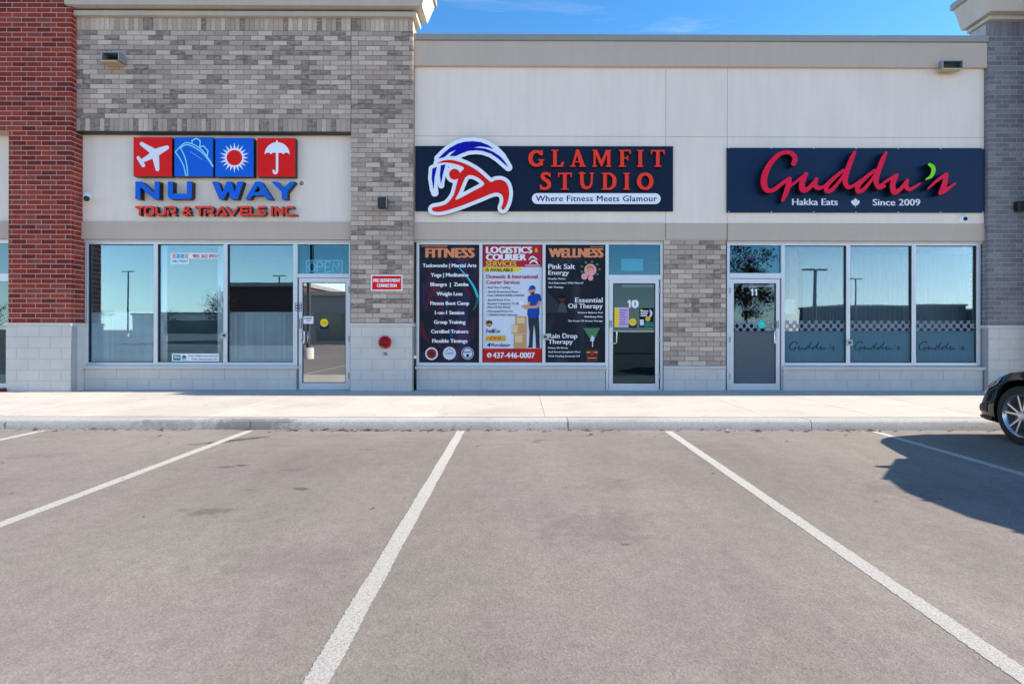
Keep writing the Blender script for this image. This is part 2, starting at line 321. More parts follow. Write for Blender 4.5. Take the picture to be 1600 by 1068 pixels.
class MB:
    def __init__(s): s.v = []; s.f = []; s.m = []
    def add(s, vs, fs, mi=0):
        k = len(s.v); s.v += [tuple(p) for p in vs]; s.f += [tuple(i + k for i in f) for f in fs]; s.m += [mi] * len(fs); return s
    def box(s, x0, x1, y0, y1, z0, z1, mi=0):
        return s.add([(x0, y0, z0), (x1, y0, z0), (x1, y1, z0), (x0, y1, z0), (x0, y0, z1), (x1, y0, z1), (x1, y1, z1), (x0, y1, z1)],
                     [(0, 3, 2, 1), (4, 5, 6, 7), (0, 1, 5, 4), (1, 2, 6, 5), (2, 3, 7, 6), (3, 0, 4, 7)], mi)
    def frustum(s, a, b, za, zb, mi=0):      # a, b: (x0,x1,y0,y1)
        vs = [(a[0], a[2], za), (a[1], a[2], za), (a[1], a[3], za), (a[0], a[3], za), (b[0], b[2], zb), (b[1], b[2], zb), (b[1], b[3], zb), (b[0], b[3], zb)]
        return s.add(vs, [(0, 3, 2, 1), (4, 5, 6, 7), (0, 1, 5, 4), (1, 2, 6, 5), (2, 3, 7, 6), (3, 0, 4, 7)], mi)
    def tube(s, pts, r, n=8, mi=0, caps=True):
        pts = [Vector(p) for p in pts]; rs = r if isinstance(r, (list, tuple)) else [r] * len(pts)
        rings = []; up = None
        for i, p in enumerate(pts):
            d = (pts[min(i + 1, len(pts) - 1)] - pts[max(i - 1, 0)]).normalized()
            u = d.orthogonal().normalized() if up is None else (up - d * up.dot(d)).normalized()
            up = u; w = d.cross(u)
            rings.append([p + (u * math.cos(2 * math.pi * k / n) + w * math.sin(2 * math.pi * k / n)) * rs[i] for k in range(n)])
        vs = [q for rg in rings for q in rg]; fs = []
        for i in range(len(pts) - 1):
            for k in range(n): fs.append((i * n + k, i * n + (k + 1) % n, (i + 1) * n + (k + 1) % n, (i + 1) * n + k))
        if caps: fs += [tuple(range(n))[::-1], tuple((len(pts) - 1) * n + k for k in range(n))]
        return s.add(vs, fs, mi)
    def lathe(s, prof, center, axis='z', n=24, mi=0):   # prof: (radius, along)
        c = Vector(center); vs = []; fs = []
        for (r, h) in prof:
            for k in range(n):
                a = 2 * math.pi * k / n; u, w = r * math.cos(a), r * math.sin(a)
                vs.append(c + (Vector((u, w, h)) if axis == 'z' else Vector((u, h, w)) if axis == 'y' else Vector((h, u, w))))
        for i in range(len(prof) - 1):
            for k in range(n): fs.append((i * n + k, i * n + (k + 1) % n, (i + 1) * n + (k + 1) % n, (i + 1) * n + k))
        return s.add(vs, fs, mi)
    def build(s, name, mats, parent=None, smooth=False, bevel=0.0, loc=(0, 0, 0), rot=None, sharp=40):
        me = bpy.data.meshes.new(name); me.from_pydata(s.v, [], s.f); me.update()
        for m in (mats if isinstance(mats, (list, tuple)) else [mats]): me.materials.append(m)
        me.polygons.foreach_set('material_index', s.m)
        bm = bmesh.new(); bm.from_mesh(me); bmesh.ops.recalc_face_normals(bm, faces=bm.faces)
        if bevel: bmesh.ops.bevel(bm, geom=list(bm.edges), offset=bevel, segments=1, affect='EDGES', clamp_overlap=True)
        bm.to_mesh(me); bm.free()
        if smooth: me.shade_smooth(); me.set_sharp_from_angle(angle=R(sharp))
        return link(name, me, parent, loc, rot)

# ------------------------------------------------------------------ flat outlines: distance fields, contours, prints
class Field:
    def __init__(s, x0, y0, x1, y1, h):
        s.x0, s.y0, s.h = x0, y0, h
        s.xs = np.arange(x0, x1 + h, h); s.ys = np.arange(y0, y1 + h, h)
        s.gx, s.gy = np.meshgrid(s.xs, s.ys)
    def poly(s, P):
        P = np.array(P, float); d = np.full(s.gx.shape, 1e18); sg = np.ones(s.gx.shape)
        n = len(P)
        for i in range(n):
            a, b = P[i], P[i - 1]; e = b - a; wx, wy = s.gx - a[0], s.gy - a[1]
            tt = np.clip((wx * e[0] + wy * e[1]) / max(e @ e, 1e-12), 0, 1)
            d = np.minimum(d, (wx - e[0] * tt) ** 2 + (wy - e[1] * tt) ** 2)
            c1 = s.gy >= a[1]; c2 = s.gy < b[1]; c3 = e[0] * wy > e[1] * wx
            fl = (c1 & c2 & c3) | (~c1 & ~c2 & ~c3)
            sg = np.where(fl, -sg, sg)
        return sg * np.sqrt(d)
    def cap(s, p, q, ra, rb):
        ex, ey = q[0] - p[0], q[1] - p[1]; wx, wy = s.gx - p[0], s.gy - p[1]
        tt = np.clip((wx * ex + wy * ey) / max(ex * ex + ey * ey, 1e-12), 0, 1)
        return np.hypot(wx - ex * tt, wy - ey * tt) - (ra + (rb - ra) * tt)
    def stroke(s, pts, smooth=True, n=7):
        if smooth and len(pts) > 2: pts = crom(pts, n)
        f = None
        for a, b in zip(pts[:-1], pts[1:]):
            c = s.cap(a, b, a[2], b[2]); f = c if f is None else np.minimum(f, c)
        return f
    def circle(s, x, y, r): return np.hypot(s.gx - x, s.gy - y) - r
    def bar(s, a, b, w, ext=None):           # square-ended bar
        a, b = Vector(a), Vector(b); d = (b - a).normalized(); nrm = Vector((-d.y, d.x)) * w / 2; e = d * (w / 2 if ext is None else ext)
        return s.poly([a - e + nrm, b + e + nrm, b + e - nrm, a - e - nrm])
    def loops(s, f, iso=0.0, eps=0.25): return contour(f, s.x0, s.y0, s.h, iso, eps * s.h)
def crom(pts, n=7):
    P = [np.array(p, float) for p in pts]; P = [2 * P[0] - P[1]] + P + [2 * P[-1] - P[-2]]
    out = []
    for i in range(1, len(P) - 2):
        for k in range(n):
            t = k / n; a, b, c, d = P[i - 1], P[i], P[i + 1], P[i + 2]
            q = 0.5 * ((2 * b) + (c - a) * t + (2 * a - 5 * b + 4 * c - d) * t * t + (3 * b - a - 3 * c + d) * t ** 3)
            out.append(tuple(q))
    out.append(tuple(P[-2])); return out
def croml(pts, n=5):                          # closed smooth outline
    P = [np.array(p, float) for p in pts]; m = len(P); out = []
    for i in range(m):
        a, b, c, d = P[i - 1], P[i], P[(i + 1) % m], P[(i + 2) % m]
        for k in range(n):
            t = k / n
            out.append(tuple(0.5 * ((2 * b) + (c - a) * t + (2 * a - 5 * b + 4 * c - d) * t * t + (3 * b - a - 3 * c + d) * t ** 3)))
    return out
SEG = {1: [(0, 3)], 2: [(1, 0)], 3: [(1, 3)], 4: [(2, 1)], 5: [(0, 3), (2, 1)], 6: [(2, 0)], 7: [(2, 3)], 8: [(3, 2)], 9: [(0, 2)], 10: [(1, 0), (3, 2)], 11: [(1, 2)], 12: [(3, 1)], 13: [(0, 1)], 14: [(3, 0)]}
def contour(f, x0, y0, h, iso, eps):
    f = np.pad(f - iso, 1, constant_values=h); x0 -= h; y0 -= h
    f = np.where(np.abs(f) < 1e-9, 1e-9, f); B = f < 0
    code = B[:-1, :-1] * 1 + B[:-1, 1:] * 2 + B[1:, 1:] * 4 + B[1:, :-1] * 8
    nxt = {}
    for i, j in zip(*np.nonzero((code > 0) & (code < 15))):
        ed = (('h', i, j), ('v', i, j + 1), ('h', i + 1, j), ('v', i, j))
        for a, b in SEG[int(code[i, j])]: nxt[ed[a]] = ed[b]
    def pt(e):
        k, i, j = e
        if k == 'h': a, b = f[i, j], f[i, j + 1]; return (x0 + (j + a / (a - b)) * h, y0 + i * h)
        a, b = f[i, j], f[i + 1, j]; return (x0 + j * h, y0 + (i + a / (a - b)) * h)
    out = []
    while nxt:
        st = next(iter(nxt)); e = st; lp = []
        while e in nxt: lp.append(pt(e)); e = nxt.pop(e)
        if len(lp) > 3:
            q = simplify(lp, eps)
            if len(q) >= 3: out.append(q)
    return out
def simplify(lp, eps):
    P = np.array(lp); n = len(P); far = int(np.argmax(((P - P[0]) ** 2).sum(1)))
    def dp(a, b):
        if b - a < 2: return []
        s = P[a + 1:b]; d = P[b % n] - P[a]; L = math.hypot(*d) or 1e-12
        k = np.abs((s[:, 0] - P[a][0]) * d[1] - (s[:, 1] - P[a][1]) * d[0]) / L
        i = int(np.argmax(k))
        if k[i] < eps: return []
        c = a + 1 + i
        return dp(a, c) + [c] + dp(c, b)
    P = np.vstack([P, P[:1]]); n = len(P)
    return [tuple(P[i]) for i in [0] + dp(0, far) + [far] + dp(far, n - 1)]
def fill(loops):
    vs = []; fs = []
    for lp in loops:
        k = len(vs); vs += [Vector(p) for p in lp]; fs.append(list(range(k, k + len(lp))))
    r = delaunay_2d_cdt(vs, [], fs, 2, 1e-7)
    return [tuple(p) for p in r[0]], [tuple(f) for f in r[2]]
def mapper(zoom, ox, oy): return lambda lp: [(ox + p[0] / zoom, oy + p[1] / zoom) for p in lp]

def extrude(mb, loops, Y, depth, mi=0, si=1):
    """loops in photo pixels read on plane Y; solid from Y back to Y + depth"""
    vs, fs = fill(loops)
    mb.add([(X(x, Y), Y, Z(x, y, Y)) for x, y in vs], fs, mi)
    if depth:
        for lp in loops:
            n = len(lp); w = [(X(x, Y), Y, Z(x, y, Y)) for x, y in lp]
            mb.add(w + [(a, b + depth, c) for a, b, c in w], [(i, (i + 1) % n, n + (i + 1) % n, n + i) for i in range(n)], si)
            # back face left open: it lies against the wall
    return mb
CAPH = {}
def text_tris(s, bold=0.0, shear=0.0, space=1.0):
    cu = bpy.data.curves.new('t', 'FONT'); cu.body = s; cu.resolution_u = 3; cu.offset = bold; cu.shear = shear; cu.space_character = space
    o = bpy.data.objects.new('t', cu); me = bpy.data.meshes.new_from_object(o)
    v = [(p.co.x, p.co.y) for p in me.vertices]; f = [tuple(p.vertices) for p in me.polygons]
    bpy.data.objects.remove(o); bpy.data.curves.remove(cu); bpy.data.meshes.remove(me)
    return v, f
def cap_height(bold):
    if bold not in CAPH:
        v, _ = text_tris('H', bold); CAPH[bold] = (min(p[1] for p in v), max(p[1] for p in v))
    return CAPH[bold]

class Print:
    """flat print on plane Y, in photo pixels; each layer a hair in front of the last"""
    def __init__(s, Y, m=None, step=0.00012): s.Y, s.mb, s.mats, s.k, s.step = Y, MB(), [], 0, step; s.m = m or (lambda l: l)
    def mi(s, mat):
        if mat not in s.mats: s.mats.append(mat)
        return s.mats.index(mat)
    def tris(s, pts, fs, mat, up=True):
        if up: s.k += 1
        Y = s.Y - s.k * s.step
        s.mb.add([(X(x, s.Y), Y, Z(x, y, s.Y)) for x, y in s.m(pts)], fs, s.mi(mat))
    def rect(s, x0, y0, x1, y1, mat): s.tris([(x0, y0), (x1, y0), (x1, y1), (x0, y1)], [(0, 1, 2, 3)], mat)
    def poly(s, pts, mat): s.tris(pts, [tuple(range(len(pts)))], mat)
    def loops(s, lps, mat): v, f = fill(lps); s.tris(v, f, mat)
    def disc(s, x, y, r, mat, n=24): s.poly([(x + r * math.cos(2 * math.pi * k / n), y + r * math.sin(2 * math.pi * k / n)) for k in range(n)], mat)
    def stroke(s, pts, mat, smooth=True):
        xs = [p[0] for p in pts]; ys = [p[1] for p in pts]; r = max(p[2] for p in pts) + 2
        h = max(0.35, min(r / 5, 4)); fd = Field(min(xs) - r, min(ys) - r, max(xs) + r, max(ys) + r, h)
        s.loops(fd.loops(fd.stroke(pts, smooth)), mat)
    def text(s, t, x0, x1, top, base, mat, bold=0.02, shear=0.0, space=1.0):
        v, f = text_tris(t, 0, shear, space); a = min(p[0] for p in v); b = max(p[0] for p in v); c, d = cap_height(0)
        e = bold * 2.2 * (base - top); n = 1 if bold < 0.004 else 2 if bold < 0.025 else 3
        for k in range(n):
            o = 0 if n == 1 else e * (2 * k / (n - 1) - 1); oy = 0 if k != 1 or n < 3 else e * .5
            s.tris([(x0 + e + o + (p[0] - a) / (b - a) * (x1 - x0 - 2 * e), base + oy - (p[1] - c) / (d - c) * (base - top)) for p in v], f, mat)
    def build(s, name, parent=None):
        o = s.mb.build(name, s.mats, parent); s.mb, s.mats = MB(), []; return o

# ------------------------------------------------------------------ planes of the row of shops (metres from the lens)
YS = 10.50            # stucco face
YG = 10.35            # taupe brick face
YR = 10.22            # red brick face
YP = 10.415           # slate brick face
YW = 10.59            # storefront glazing
SWZ = 0.12            # sidewalk level
zst = lambda y: EYE - (y - CY) * YS / F

# ------------------------------------------------------------------ ground, kerb, sidewalk
gm = MB(); gm.add([(-400, -400, 0), (400, -400, 0), (400, 400, 0), (-400, 400, 0)], [(0, 1, 2, 3)])
tag(gm.build('parking_lot_ground', M_AS), kind='structure')
KY0, KY1 = 7.05, 7.33
sw = thing('sidewalk', None, None, (0, KY1, 0), kind='structure')
sb = MB(); sb.box(-40, 40, KY1 + 0.004, 10.7, 0.002, SWZ - 0.007); sb.build('base_slab', M_BLM, sw)
js = [0.335 + 1.45 * k for k in range(-13, 13)]
for a, b in zip(js[:-1], js[1:]):
    MB().box(a + 0.0025, b - 0.0025, KY1 + 0.008, 10.72, SWZ - 0.006, SWZ + random.uniform(-0.0012, 0.0012)).build('concrete_panel', M_CO, sw)
kb = thing('kerb', None, None, (0, KY0, 0), kind='structure')
kj = [-15.6, -12.5, -9.45, -6.42, -3.37, 0.61, 3.67, 6.72, 9.8, 12.8, 15.9]
prof = [(KY1, 0.0), (KY1, SWZ - 0.004), (KY0 + 0.075, SWZ), (KY0 + 0.04, SWZ - 0.008), (KY0 + 0.018, SWZ - 0.03), (KY0, 0.0)]
for a, b in zip(kj[:-1], kj[1:]):
    m = MB(); n = len(prof); ns = 14
    vs = []
    for i in range(ns + 1):
        x = a + 0.005 + (b - a - 0.01) * i / ns
        for q, (y, z) in enumerate(prof):
            j = random.uniform(-0.004, 0.004) if 1 < q < 5 else 0
            vs.append((x, y + j, z + j * 0.4))
    fs = [(i * n + k, i * n + (k + 1) % n, (i + 1) * n + (k + 1) % n, (i + 1) * n + k) for i in range(ns) for k in range(n)] + [tuple(range(n)), tuple(ns * n + k for k in range(n))]
    m.add(vs, fs).build('kerb_segment', M_KB, kb, smooth=True, sharp=60)

lines = [(-5.87, 'white parking line nearest the red brick pier'), (-3.33, 'white parking line ending below the travel shop door, beside the long oil stain'),
         (-0.725, 'white parking line ending in front of the fitness poster window'), (1.84, 'white parking line ending below the taupe brick panel between two doors'), (4.40, 'white parking line crossing the shadow of the black car')]
for x, lab in lines:
    m = MB(); vs = []; n = 460
    for i in range(n + 1):
        y = 6.97 - 5.5 * i / n
        vs += [(x - 0.048 + random.gauss(0, .0022) + .002 * math.sin(y * 7 + x), y, 0.0015), (x + 0.048 + random.gauss(0, .0022) + .002 * math.sin(y * 9 - x), y, 0.0015)]
    m.add(vs, [(2 * i, 2 * i + 1, 2 * i + 3, 2 * i + 2) for i in range(n)])
    tag(m.build('parking_line', M_LN), lab, 'parking line', 'white lines between the parking stalls')

# ------------------------------------------------------------------ bricks and blocks
BRICK = {}
BL, BH, BJ = 0.257, 0.079, 0.010
def brick_mesh(w, h, d, mat):
    key = (round(w, 3), round(h, 3), round(d, 3), mat.name)
    if key not in BRICK:
        w_, h_ = w / 2, h / 2; m = MB(); m.box(-w_, w_, 0, d, -h_, h_)
        me = bpy.data.meshes.new('brick'); me.from_pydata(m.v, [], m.f); me.materials.append(mat)
        BRICK[key] = me
    return BRICK[key]
def courses(x0, x1, z0, z1, odd=0):
    """(x centre, z centre, width, height) of a running bond; courses counted down from z1"""
    out = []; n = int(round((z1 - z0) / (BH + BJ))); ch = (z1 - z0) / n
    for i in range(n):
        z = z1 - (i + 0.5) * ch; x = x0 - (0 if (i + odd) % 2 else (BL + BJ) / 2) 
        while x < x1 - 0.02:
            a, b = max(x, x0), min(x + BL, x1)
            if b - a > 0.03: out.append(((a + b) / 2, z, b - a, ch - BJ))
            x += BL + BJ
    return out
def soldiers(x0, x1, z0, z1):
    n = int(round((x1 - x0) / (BH + BJ))); c = (x1 - x0) / n
    return [(x0 + (i + 0.5) * c, (z0 + z1) / 2, c - BJ * 0.6, z1 - z0 - BJ) for i in range(n)]
def lay(parent, items, Y, mat, depth=0.06, name='brick'):
    for (x, z, w, h) in items:
        link(name, brick_mesh(round(w, 3), round(h, 3), depth, mat), parent, (x, Y + random.uniform(-0.0015, 0.0015), z))
def lay_stuff(parent, items, Y, mat, depth=0.06, name='brick_courses'):
    m = MB()
    for (x, z, w, h) in items:
        y = Y + random.uniform(-0.0015, 0.0015); m.box(x - w / 2, x + w / 2, y, y + depth, z - h / 2, z + h / 2)
    o = m.build(name, mat, parent); o['kind'] = 'stuff'
def blocks(parent, x0, x1, z0, z1, Y, depth=0.12, off=0.0):
    n = max(1, int(round((z1 - z0) / 0.2))); ch = (z1 - z0) / n
    for i in range(n):
        z = z0 + i * ch; x = x0 - off - (0.2 if i % 2 else 0)
        while x < x1 - 0.01:
            a, b = max(x, x0), min(x + 0.4, x1)
            if b - a > 0.03:
                me = brick_mesh(round(b - a - 0.006, 3), round(ch - 0.006, 3), depth, M_BLK)
                link('concrete_block', me, parent, ((a + b) / 2, Y + random.uniform(-0.001, 0.001), z + ch / 2))
            x += 0.4
    MB().box(x0 + 0.001, x1 - 0.001, Y + 0.004, Y + depth + 0.03, z0 + 0.001, z1 - 0.001).build('block_mortar', M_BLM, parent)

# ---------- red brick tower with the pier
rx0, rx1 = X(16, YR), X(112.5, YR)
rt = thing('red_brick_tower', 'red brick tower and pier on a pale block base beside the travel agency', 'brick tower', ((rx0 + rx1) / 2, YR, SWZ))
zc1, zc0 = Z(70, 504.5, YR), Z(70, 509, YR)
ztop = 8.3
MB().box(rx0 + 0.004, rx1 - 0.003, YR + 0.003, YS + 0.18, zc1, ztop).build('mortar', M_MORT_L, rt)
fr = []; side = []
n = int(round((ztop - zc1) / 0.089)); ch = (ztop - zc1) / n
for i in range(n):
    z = zc1 + (i + 0.5) * ch
    st = i % 2 == 0
    x = rx1 - (BL if st else 0.09)
    fr.append((x + (BL if st else 0.09) / 2, z, BL if st else 0.09, ch - 0.014))
    x -= 0.014
    lim = rx0 if z < Z(8, 205, YR) else -10.4
    while x > lim + 0.03:
        a = max(x - BL + .004, lim); fr.append(((a + x) / 2, z, x - a, ch - 0.014)); x -= BL + BJ
    y0 = YR + (0.09 if st else BL) + BJ
    side.append((z, st, ch - 0.014))
vis = sorted(fr, key=lambda q: q[1])
lay(rt, vis[:295], YR, M_RB, 0.09); lay_stuff(rt, vis[295:], YR, M_RBI, 0.09)
m = MB()
for (z, st, h) in side:                       # the return of the pier
    y = YR + 0.09 + BJ
    if not st: y = YR + 0.09
    while y < YS + 0.15:
        L = BL if (st or y > YR + 0.1) else BL - 0.09
        m.box(rx1 - 0.09, rx1, y, min(y + L, YS + 0.17), z - h / 2, z + h / 2); y += L + BJ
o = m.build('return_bricks', M_RBI, rt); o['kind'] = 'stuff'
bx1 = rx1 + 0.03
MB().box(rx0 - 0.04, bx1 + 0.012, YR - 0.045, YS + 0.16, zc0, zc1).build('coping_stone', M_COP, rt, bevel=0.006)
blocks(rt, rx0 - 0.02, bx1, SWZ, zc0, YR - 0.03, 0.12)
MB().box(bx1 - 0.03, bx1 - 0.002, YR - 0.025, YS + 0.14, SWZ, zc0 - 0.001).build('block_return', M_BLK, rt)
# the neighbour's bay at the edge of the picture
zb = Z(8, 205, YR)
MB().box(-10.4, rx0 - 0.001, YR + 0.003, YS + 0.1, zb + 0.002, ztop).build('upper_mortar', M_MORT_L, rt)
zl1, zl0 = zst(348), zst(375)
MB().box(-10.4, rx0 + 0.05, YS, YS + 0.2, zl1, zb + 0.05).build('stucco_panel', M_ST, rt)
MB().box(-10.4, rx0 + 0.05, YS - 0.03, YS + 0.2, zl0, zl1).build('lintel_band', M_TP, rt)
f = MB(); xw = rx0 + 0.05
for z0, z1 in ((Z(0, 381, YW), zl0), (Z(0, 440, YW), Z(0, 428, YW)), (SWZ, Z(0, 598, YW))): f.box(-10.4, xw, YW - 0.04, YW + 0.04, z0, z1)
wn = f.build('window', M_AL, rt)
MB().box(-10.4, xw, YW, YW + 0.006, SWZ + 0.02, zl0).build('pane', M_GL, wn)
MB().box(-10.4, -9.0, 12.5, 12.6, SWZ, 3.2).build('interior_wall', M_INT, rt)

# ---------- storefront pieces
def window(parent, x0, x1, ytop, ybot, gmat=None, jl=6.0, jr=6.0, twist=0.0, Y=YW):
    """frame bars round the glass opening x0..x1, ytop..ybot (photo pixels on plane Y)"""
    xm = (x0 + x1) / 2; t = 0.06; a, b = X(x0, Y), X(x1, Y); za, zb = Z(xm, ybot, Y), Z(xm, ytop, Y); l, r = jl * Y / F, jr * Y / F
    m = MB()
    m.box(a - l, a, Y - 0.05, Y + 0.05, za - t, zb + t); m.box(b, b + r, Y - 0.05, Y + 0.05, za - t, zb + t)
    m.box(a, b, Y - 0.047, Y + 0.05, za - t, za); m.box(a, b, Y - 0.047, Y + 0.05, zb, zb + t)
    w = m.build('window', M_AL, parent, bevel=0.003)
    g = MB()
    for q in ((a, a + 0.008, za, zb), (b - 0.008, b, za, zb), (a + 0.008, b - 0.008, za, za + 0.008), (a + 0.008, b - 0.008, zb - 0.008, zb)): g.box(q[0], q[1], Y - 0.03, Y + 0.02, q[2], q[3])
    g.build('gasket', M_DARK, w)
    pane(w, a + 0.002, b - 0.002, za + 0.002, zb - 0.002, gmat or M_GL, twist, Y)
    return w
def pane(parent, a, b, za, zb, mat, twist=0.0, Y=YW):
    c = ((a + b) / 2, Y, (za + zb) / 2); w, h = (b - a) / 2, (zb - za) / 2
    return MB().box(-w, w, 0, 0.008, -h, h).build('pane', mat, parent, loc=c, rot=(random.uniform(-0.0015, 0.0015), 0, twist))
def door(parent, x0, x1, g0, g1, yb, gt, gb, hinge_right=True, gmat=None, Y=YW - 0.02, twist=0.0):
    """leaf x0..x1, glass g0..g1, rows gt..gb; bottom row yb"""
    xm = (x0 + x1) / 2; a, b, c, d = X(x0, Y), X(x1, Y), X(g0, Y), X(g1, Y); z0 = SWZ + 0.012; zt = Z(xm, gt - 7, Y); za, zb = Z(xm, gb, Y), Z(xm, gt, Y)
    m = MB(); m.box(a, c, Y - 0.022, Y + 0.022, z0, zt); m.box(d, b, Y - 0.022, Y + 0.022, z0, zt); m.box(c, d, Y - 0.0215, Y + 0.022, z0, za); m.box(c, d, Y - 0.0215, Y + 0.022, zb, zt)
    dr = m.build('door', M_AL, parent, bevel=0.003)
    g = MB()
    for q in ((c, c + 0.01, za, zb), (d - 0.01, d, za, zb), (c + 0.01, d - 0.01, za, za + 0.01), (c + 0.01, d - 0.01, zb - 0.01, zb)): g.box(q[0], q[1], Y - 0.018, Y + 0.018, q[2], q[3])
    g.build('gasket', M_DARK, dr)
    pane(dr, c + 0.003, d - 0.003, za + 0.003, zb - 0.003, gmat or M_GLD, twist, Y)
    s = 1 if hinge_right else -1
    hx = (a + c) / 2 + 0.02 if hinge_right else (b + d) / 2 - 0.02
    hz0, hz1 = Z(xm, 536, Y), Z(xm, 517, Y); y0 = Y - 0.022
    MB().tube([(hx, y0, hz1), (hx + s * 0.01, y0 - 0.05, hz1), (hx + s * 0.06, y0 - 0.065, hz1), (hx + s * 0.075, y0 - 0.065, hz1 - 0.02), (hx + s * 0.075, y0 - 0.065, hz0 + 0.02), (hx + s * 0.06, y0 - 0.065, hz0), (hx + s * 0.01, y0 - 0.05, hz0), (hx, y0, hz0)], 0.012, 8).build('handle', M_AL2, dr, smooth=True)
    MB().lathe([(0.0, -0.012), (0.016, -0.012), (0.018, 0)], (hx - s * 0.012, y0, Z(xm, 531 if hinge_right else 524, Y)), 'y', 14).build('lock_cylinder', M_AL2, dr, smooth=True)
    hg = MB(); ex = b if hinge_right else a
    for zz in (zt - 0.22, (z0 + zt) / 2 - 0.1, z0 + 0.25): hg.box(ex - 0.008, ex + 0.014, Y - 0.04, Y - 0.022, zz - 0.055, zz + 0.055)
    hg.build('hinge', M_GREYM, dr)
    MB().box(d - 0.62, d - 0.01, Y + 0.03, Y + 0.08, zb - 0.07, zb - 0.02).build('closer', M_GREYM, dr)
    return dr
M_GREYM = plain('grey_hinge_metal', (0.32, 0.33, 0.36), 0.4, 0.5)
def door_frame(parent, x0, x1, t0, t1, bar0, bar1, ytop, Y=YW, gmat=None, lj=5, rj=5, twist=0.0):
    """jambs, head and transom bar; transom glass t0..t1 between ytop and bar0"""
    xm = (x0 + x1) / 2; a, b, c, d = X(x0, Y), X(x1, Y), X(t0, Y), X(t1, Y); zb0, zb1, zt = Z(xm, bar1, Y), Z(xm, bar0, Y), Z(xm, ytop, Y)
    m = MB(); m.box(a, c, Y - 0.05, Y + 0.05, SWZ, zt + 0.06); m.box(d, b, Y - 0.05, Y + 0.05, SWZ, zt + 0.06); m.box(c, d, Y - 0.048, Y + 0.05, zb0, zb1); m.box(c, d, Y - 0.048, Y + 0.05, zt, zt + 0.06)
    fr = m.build('door_frame', M_AL, parent, bevel=0.003)
    pane(fr, c + 0.002, d - 0.002, zb1 + 0.002, zt - 0.002, gmat or M_GLT, twist, Y)
    MB().box(c, d, Y - 0.06, Y + 0.06, SWZ - 0.002, SWZ + 0.014).build('threshold', M_AL2, fr)
    return fr
def sill_base(parent, x0, x1, Yb=YS - 0.0):
    zs1, zs0 = zst(572), zst(576.5)
    MB().box(x0 - 0.02, x1 + 0.03, Yb - 0.05, YW + 0.05, zs0, zs1).build('sill_stone', M_COP, parent, bevel=0.005)
    MB().box(x0, x1, YW - 0.06, YW + 0.05, zs1, Z(812, 571, YW)).build('sill_flashing', M_AL, parent)
    blocks(parent, x0, x1, SWZ, zs0, Yb)
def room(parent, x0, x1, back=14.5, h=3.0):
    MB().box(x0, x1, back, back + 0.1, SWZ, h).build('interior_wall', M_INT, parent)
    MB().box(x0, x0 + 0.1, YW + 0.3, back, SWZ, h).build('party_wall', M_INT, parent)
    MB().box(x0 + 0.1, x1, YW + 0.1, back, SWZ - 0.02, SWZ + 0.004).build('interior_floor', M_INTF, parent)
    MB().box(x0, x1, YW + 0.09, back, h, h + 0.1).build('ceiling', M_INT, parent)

# ---------- travel agency bay
tx0, tx1 = rx1, X(644.6, YG); tpx = X(548, YG)
ta = thing('travel_agency_building', 'travel agency shop bay with taupe brick above, blue and red sign and glass door', 'shop building', ((tx0 + tpx) / 2, YS, SWZ))
zband = Z(330, 206, YG); zsol0 = Z(330, 186, YG); zsol1 = Z(330, 49, YG); ztb = Z(330, 26, YG)
MB().box(tx0 - 0.05, tpx, YG + 0.005, YS + 0.22, zband + 0.004, ztb + 0.05).build('brick_backing', M_MORT, ta)
run = courses(tx0 - 0.02, tpx - 0.006, zsol0, zsol1)
random.shuffle(run)
lay(ta, run[:298], YG, M_GB); lay_stuff(ta, run[298:], YG, M_GBI)
lay(ta, soldiers(tx0 - 0.02, tpx - 0.006, zband, zsol0) + soldiers(tx0 - 0.02, tpx - 0.006, zsol1, ztb), YG, M_GB, name='soldier_brick')
MB().box(tx0 - 0.02, tpx - 0.005, YG + 0.01, YS + 0.05, zband - 0.02, zband + 0.003).build('lintel_shadow_strip', M_DARK, ta)  # dark strip stands in for the shadow line under the soldier course
MB().box(tx0 - 0.05, tpx + 0.05, YS, YS + 0.2, zl1, zband - 0.02).build('stucco_panel', M_ST, ta)
MB().box(tx0 - 0.05, tpx + 0.02, YS - 0.03, YS + 0.2, zl0, zl1 - 0.003).build('lintel_band', M_TP, ta, bevel=0.004)
MB().box(tx0 - 0.05, tpx + 0.02, YS + 0.03, YS + 0.2, Z(330, 378, YS), zl0 - 0.004).build('soffit_trim', M_COP, ta)
WT, WB = 382.3, 565.5
window(ta, 142.5, 244, WT, WB, jl=5, jr=3, twist=0.002)
window(ta, 250, 352, WT, WB, jl=3, jr=3, twist=-0.003)
window(ta, 358, 460, WT, WB, jl=3, jr=3, twist=0.001)
door_frame(ta, 463, 549, 466.5, 546.5, 428, 434, WT)
door(ta, 468, 546, 473.5, 541, 607, 441.4, 597.7, True, twist=0.004)
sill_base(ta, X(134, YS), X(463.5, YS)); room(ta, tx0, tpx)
# cornice over the agency tower and the taupe pier
cn = []
Tx1 = tx1
MB().box(tx0 - 0.02, Tx1, YG + 0.01, 10.72, ztb + 0.002, 7.5).build('tower_parapet', M_CN, ta)
MB().box(tx0 - 0.06, Tx1 + 0.08, YG - 0.08, 10.73, Z(400, 25.5, 10.27), Z(400, 18, 10.27)).build('cornice_moulding', M_CN, ta, bevel=0.006)
MB().frustum((tx0 - 0.06, Tx1 + 0.2, 10.15, 10.74), (tx0 - 0.06, Tx1 + 0.32, 10.03, 10.86), 7.075, 7.46).build('cornice', M_CN, ta)
MB().box(tx0 - 0.06, Tx1 + 0.36, 9.99, 10.90, 7.462, 7.56).build('cornice_cap', M_CAP, ta)

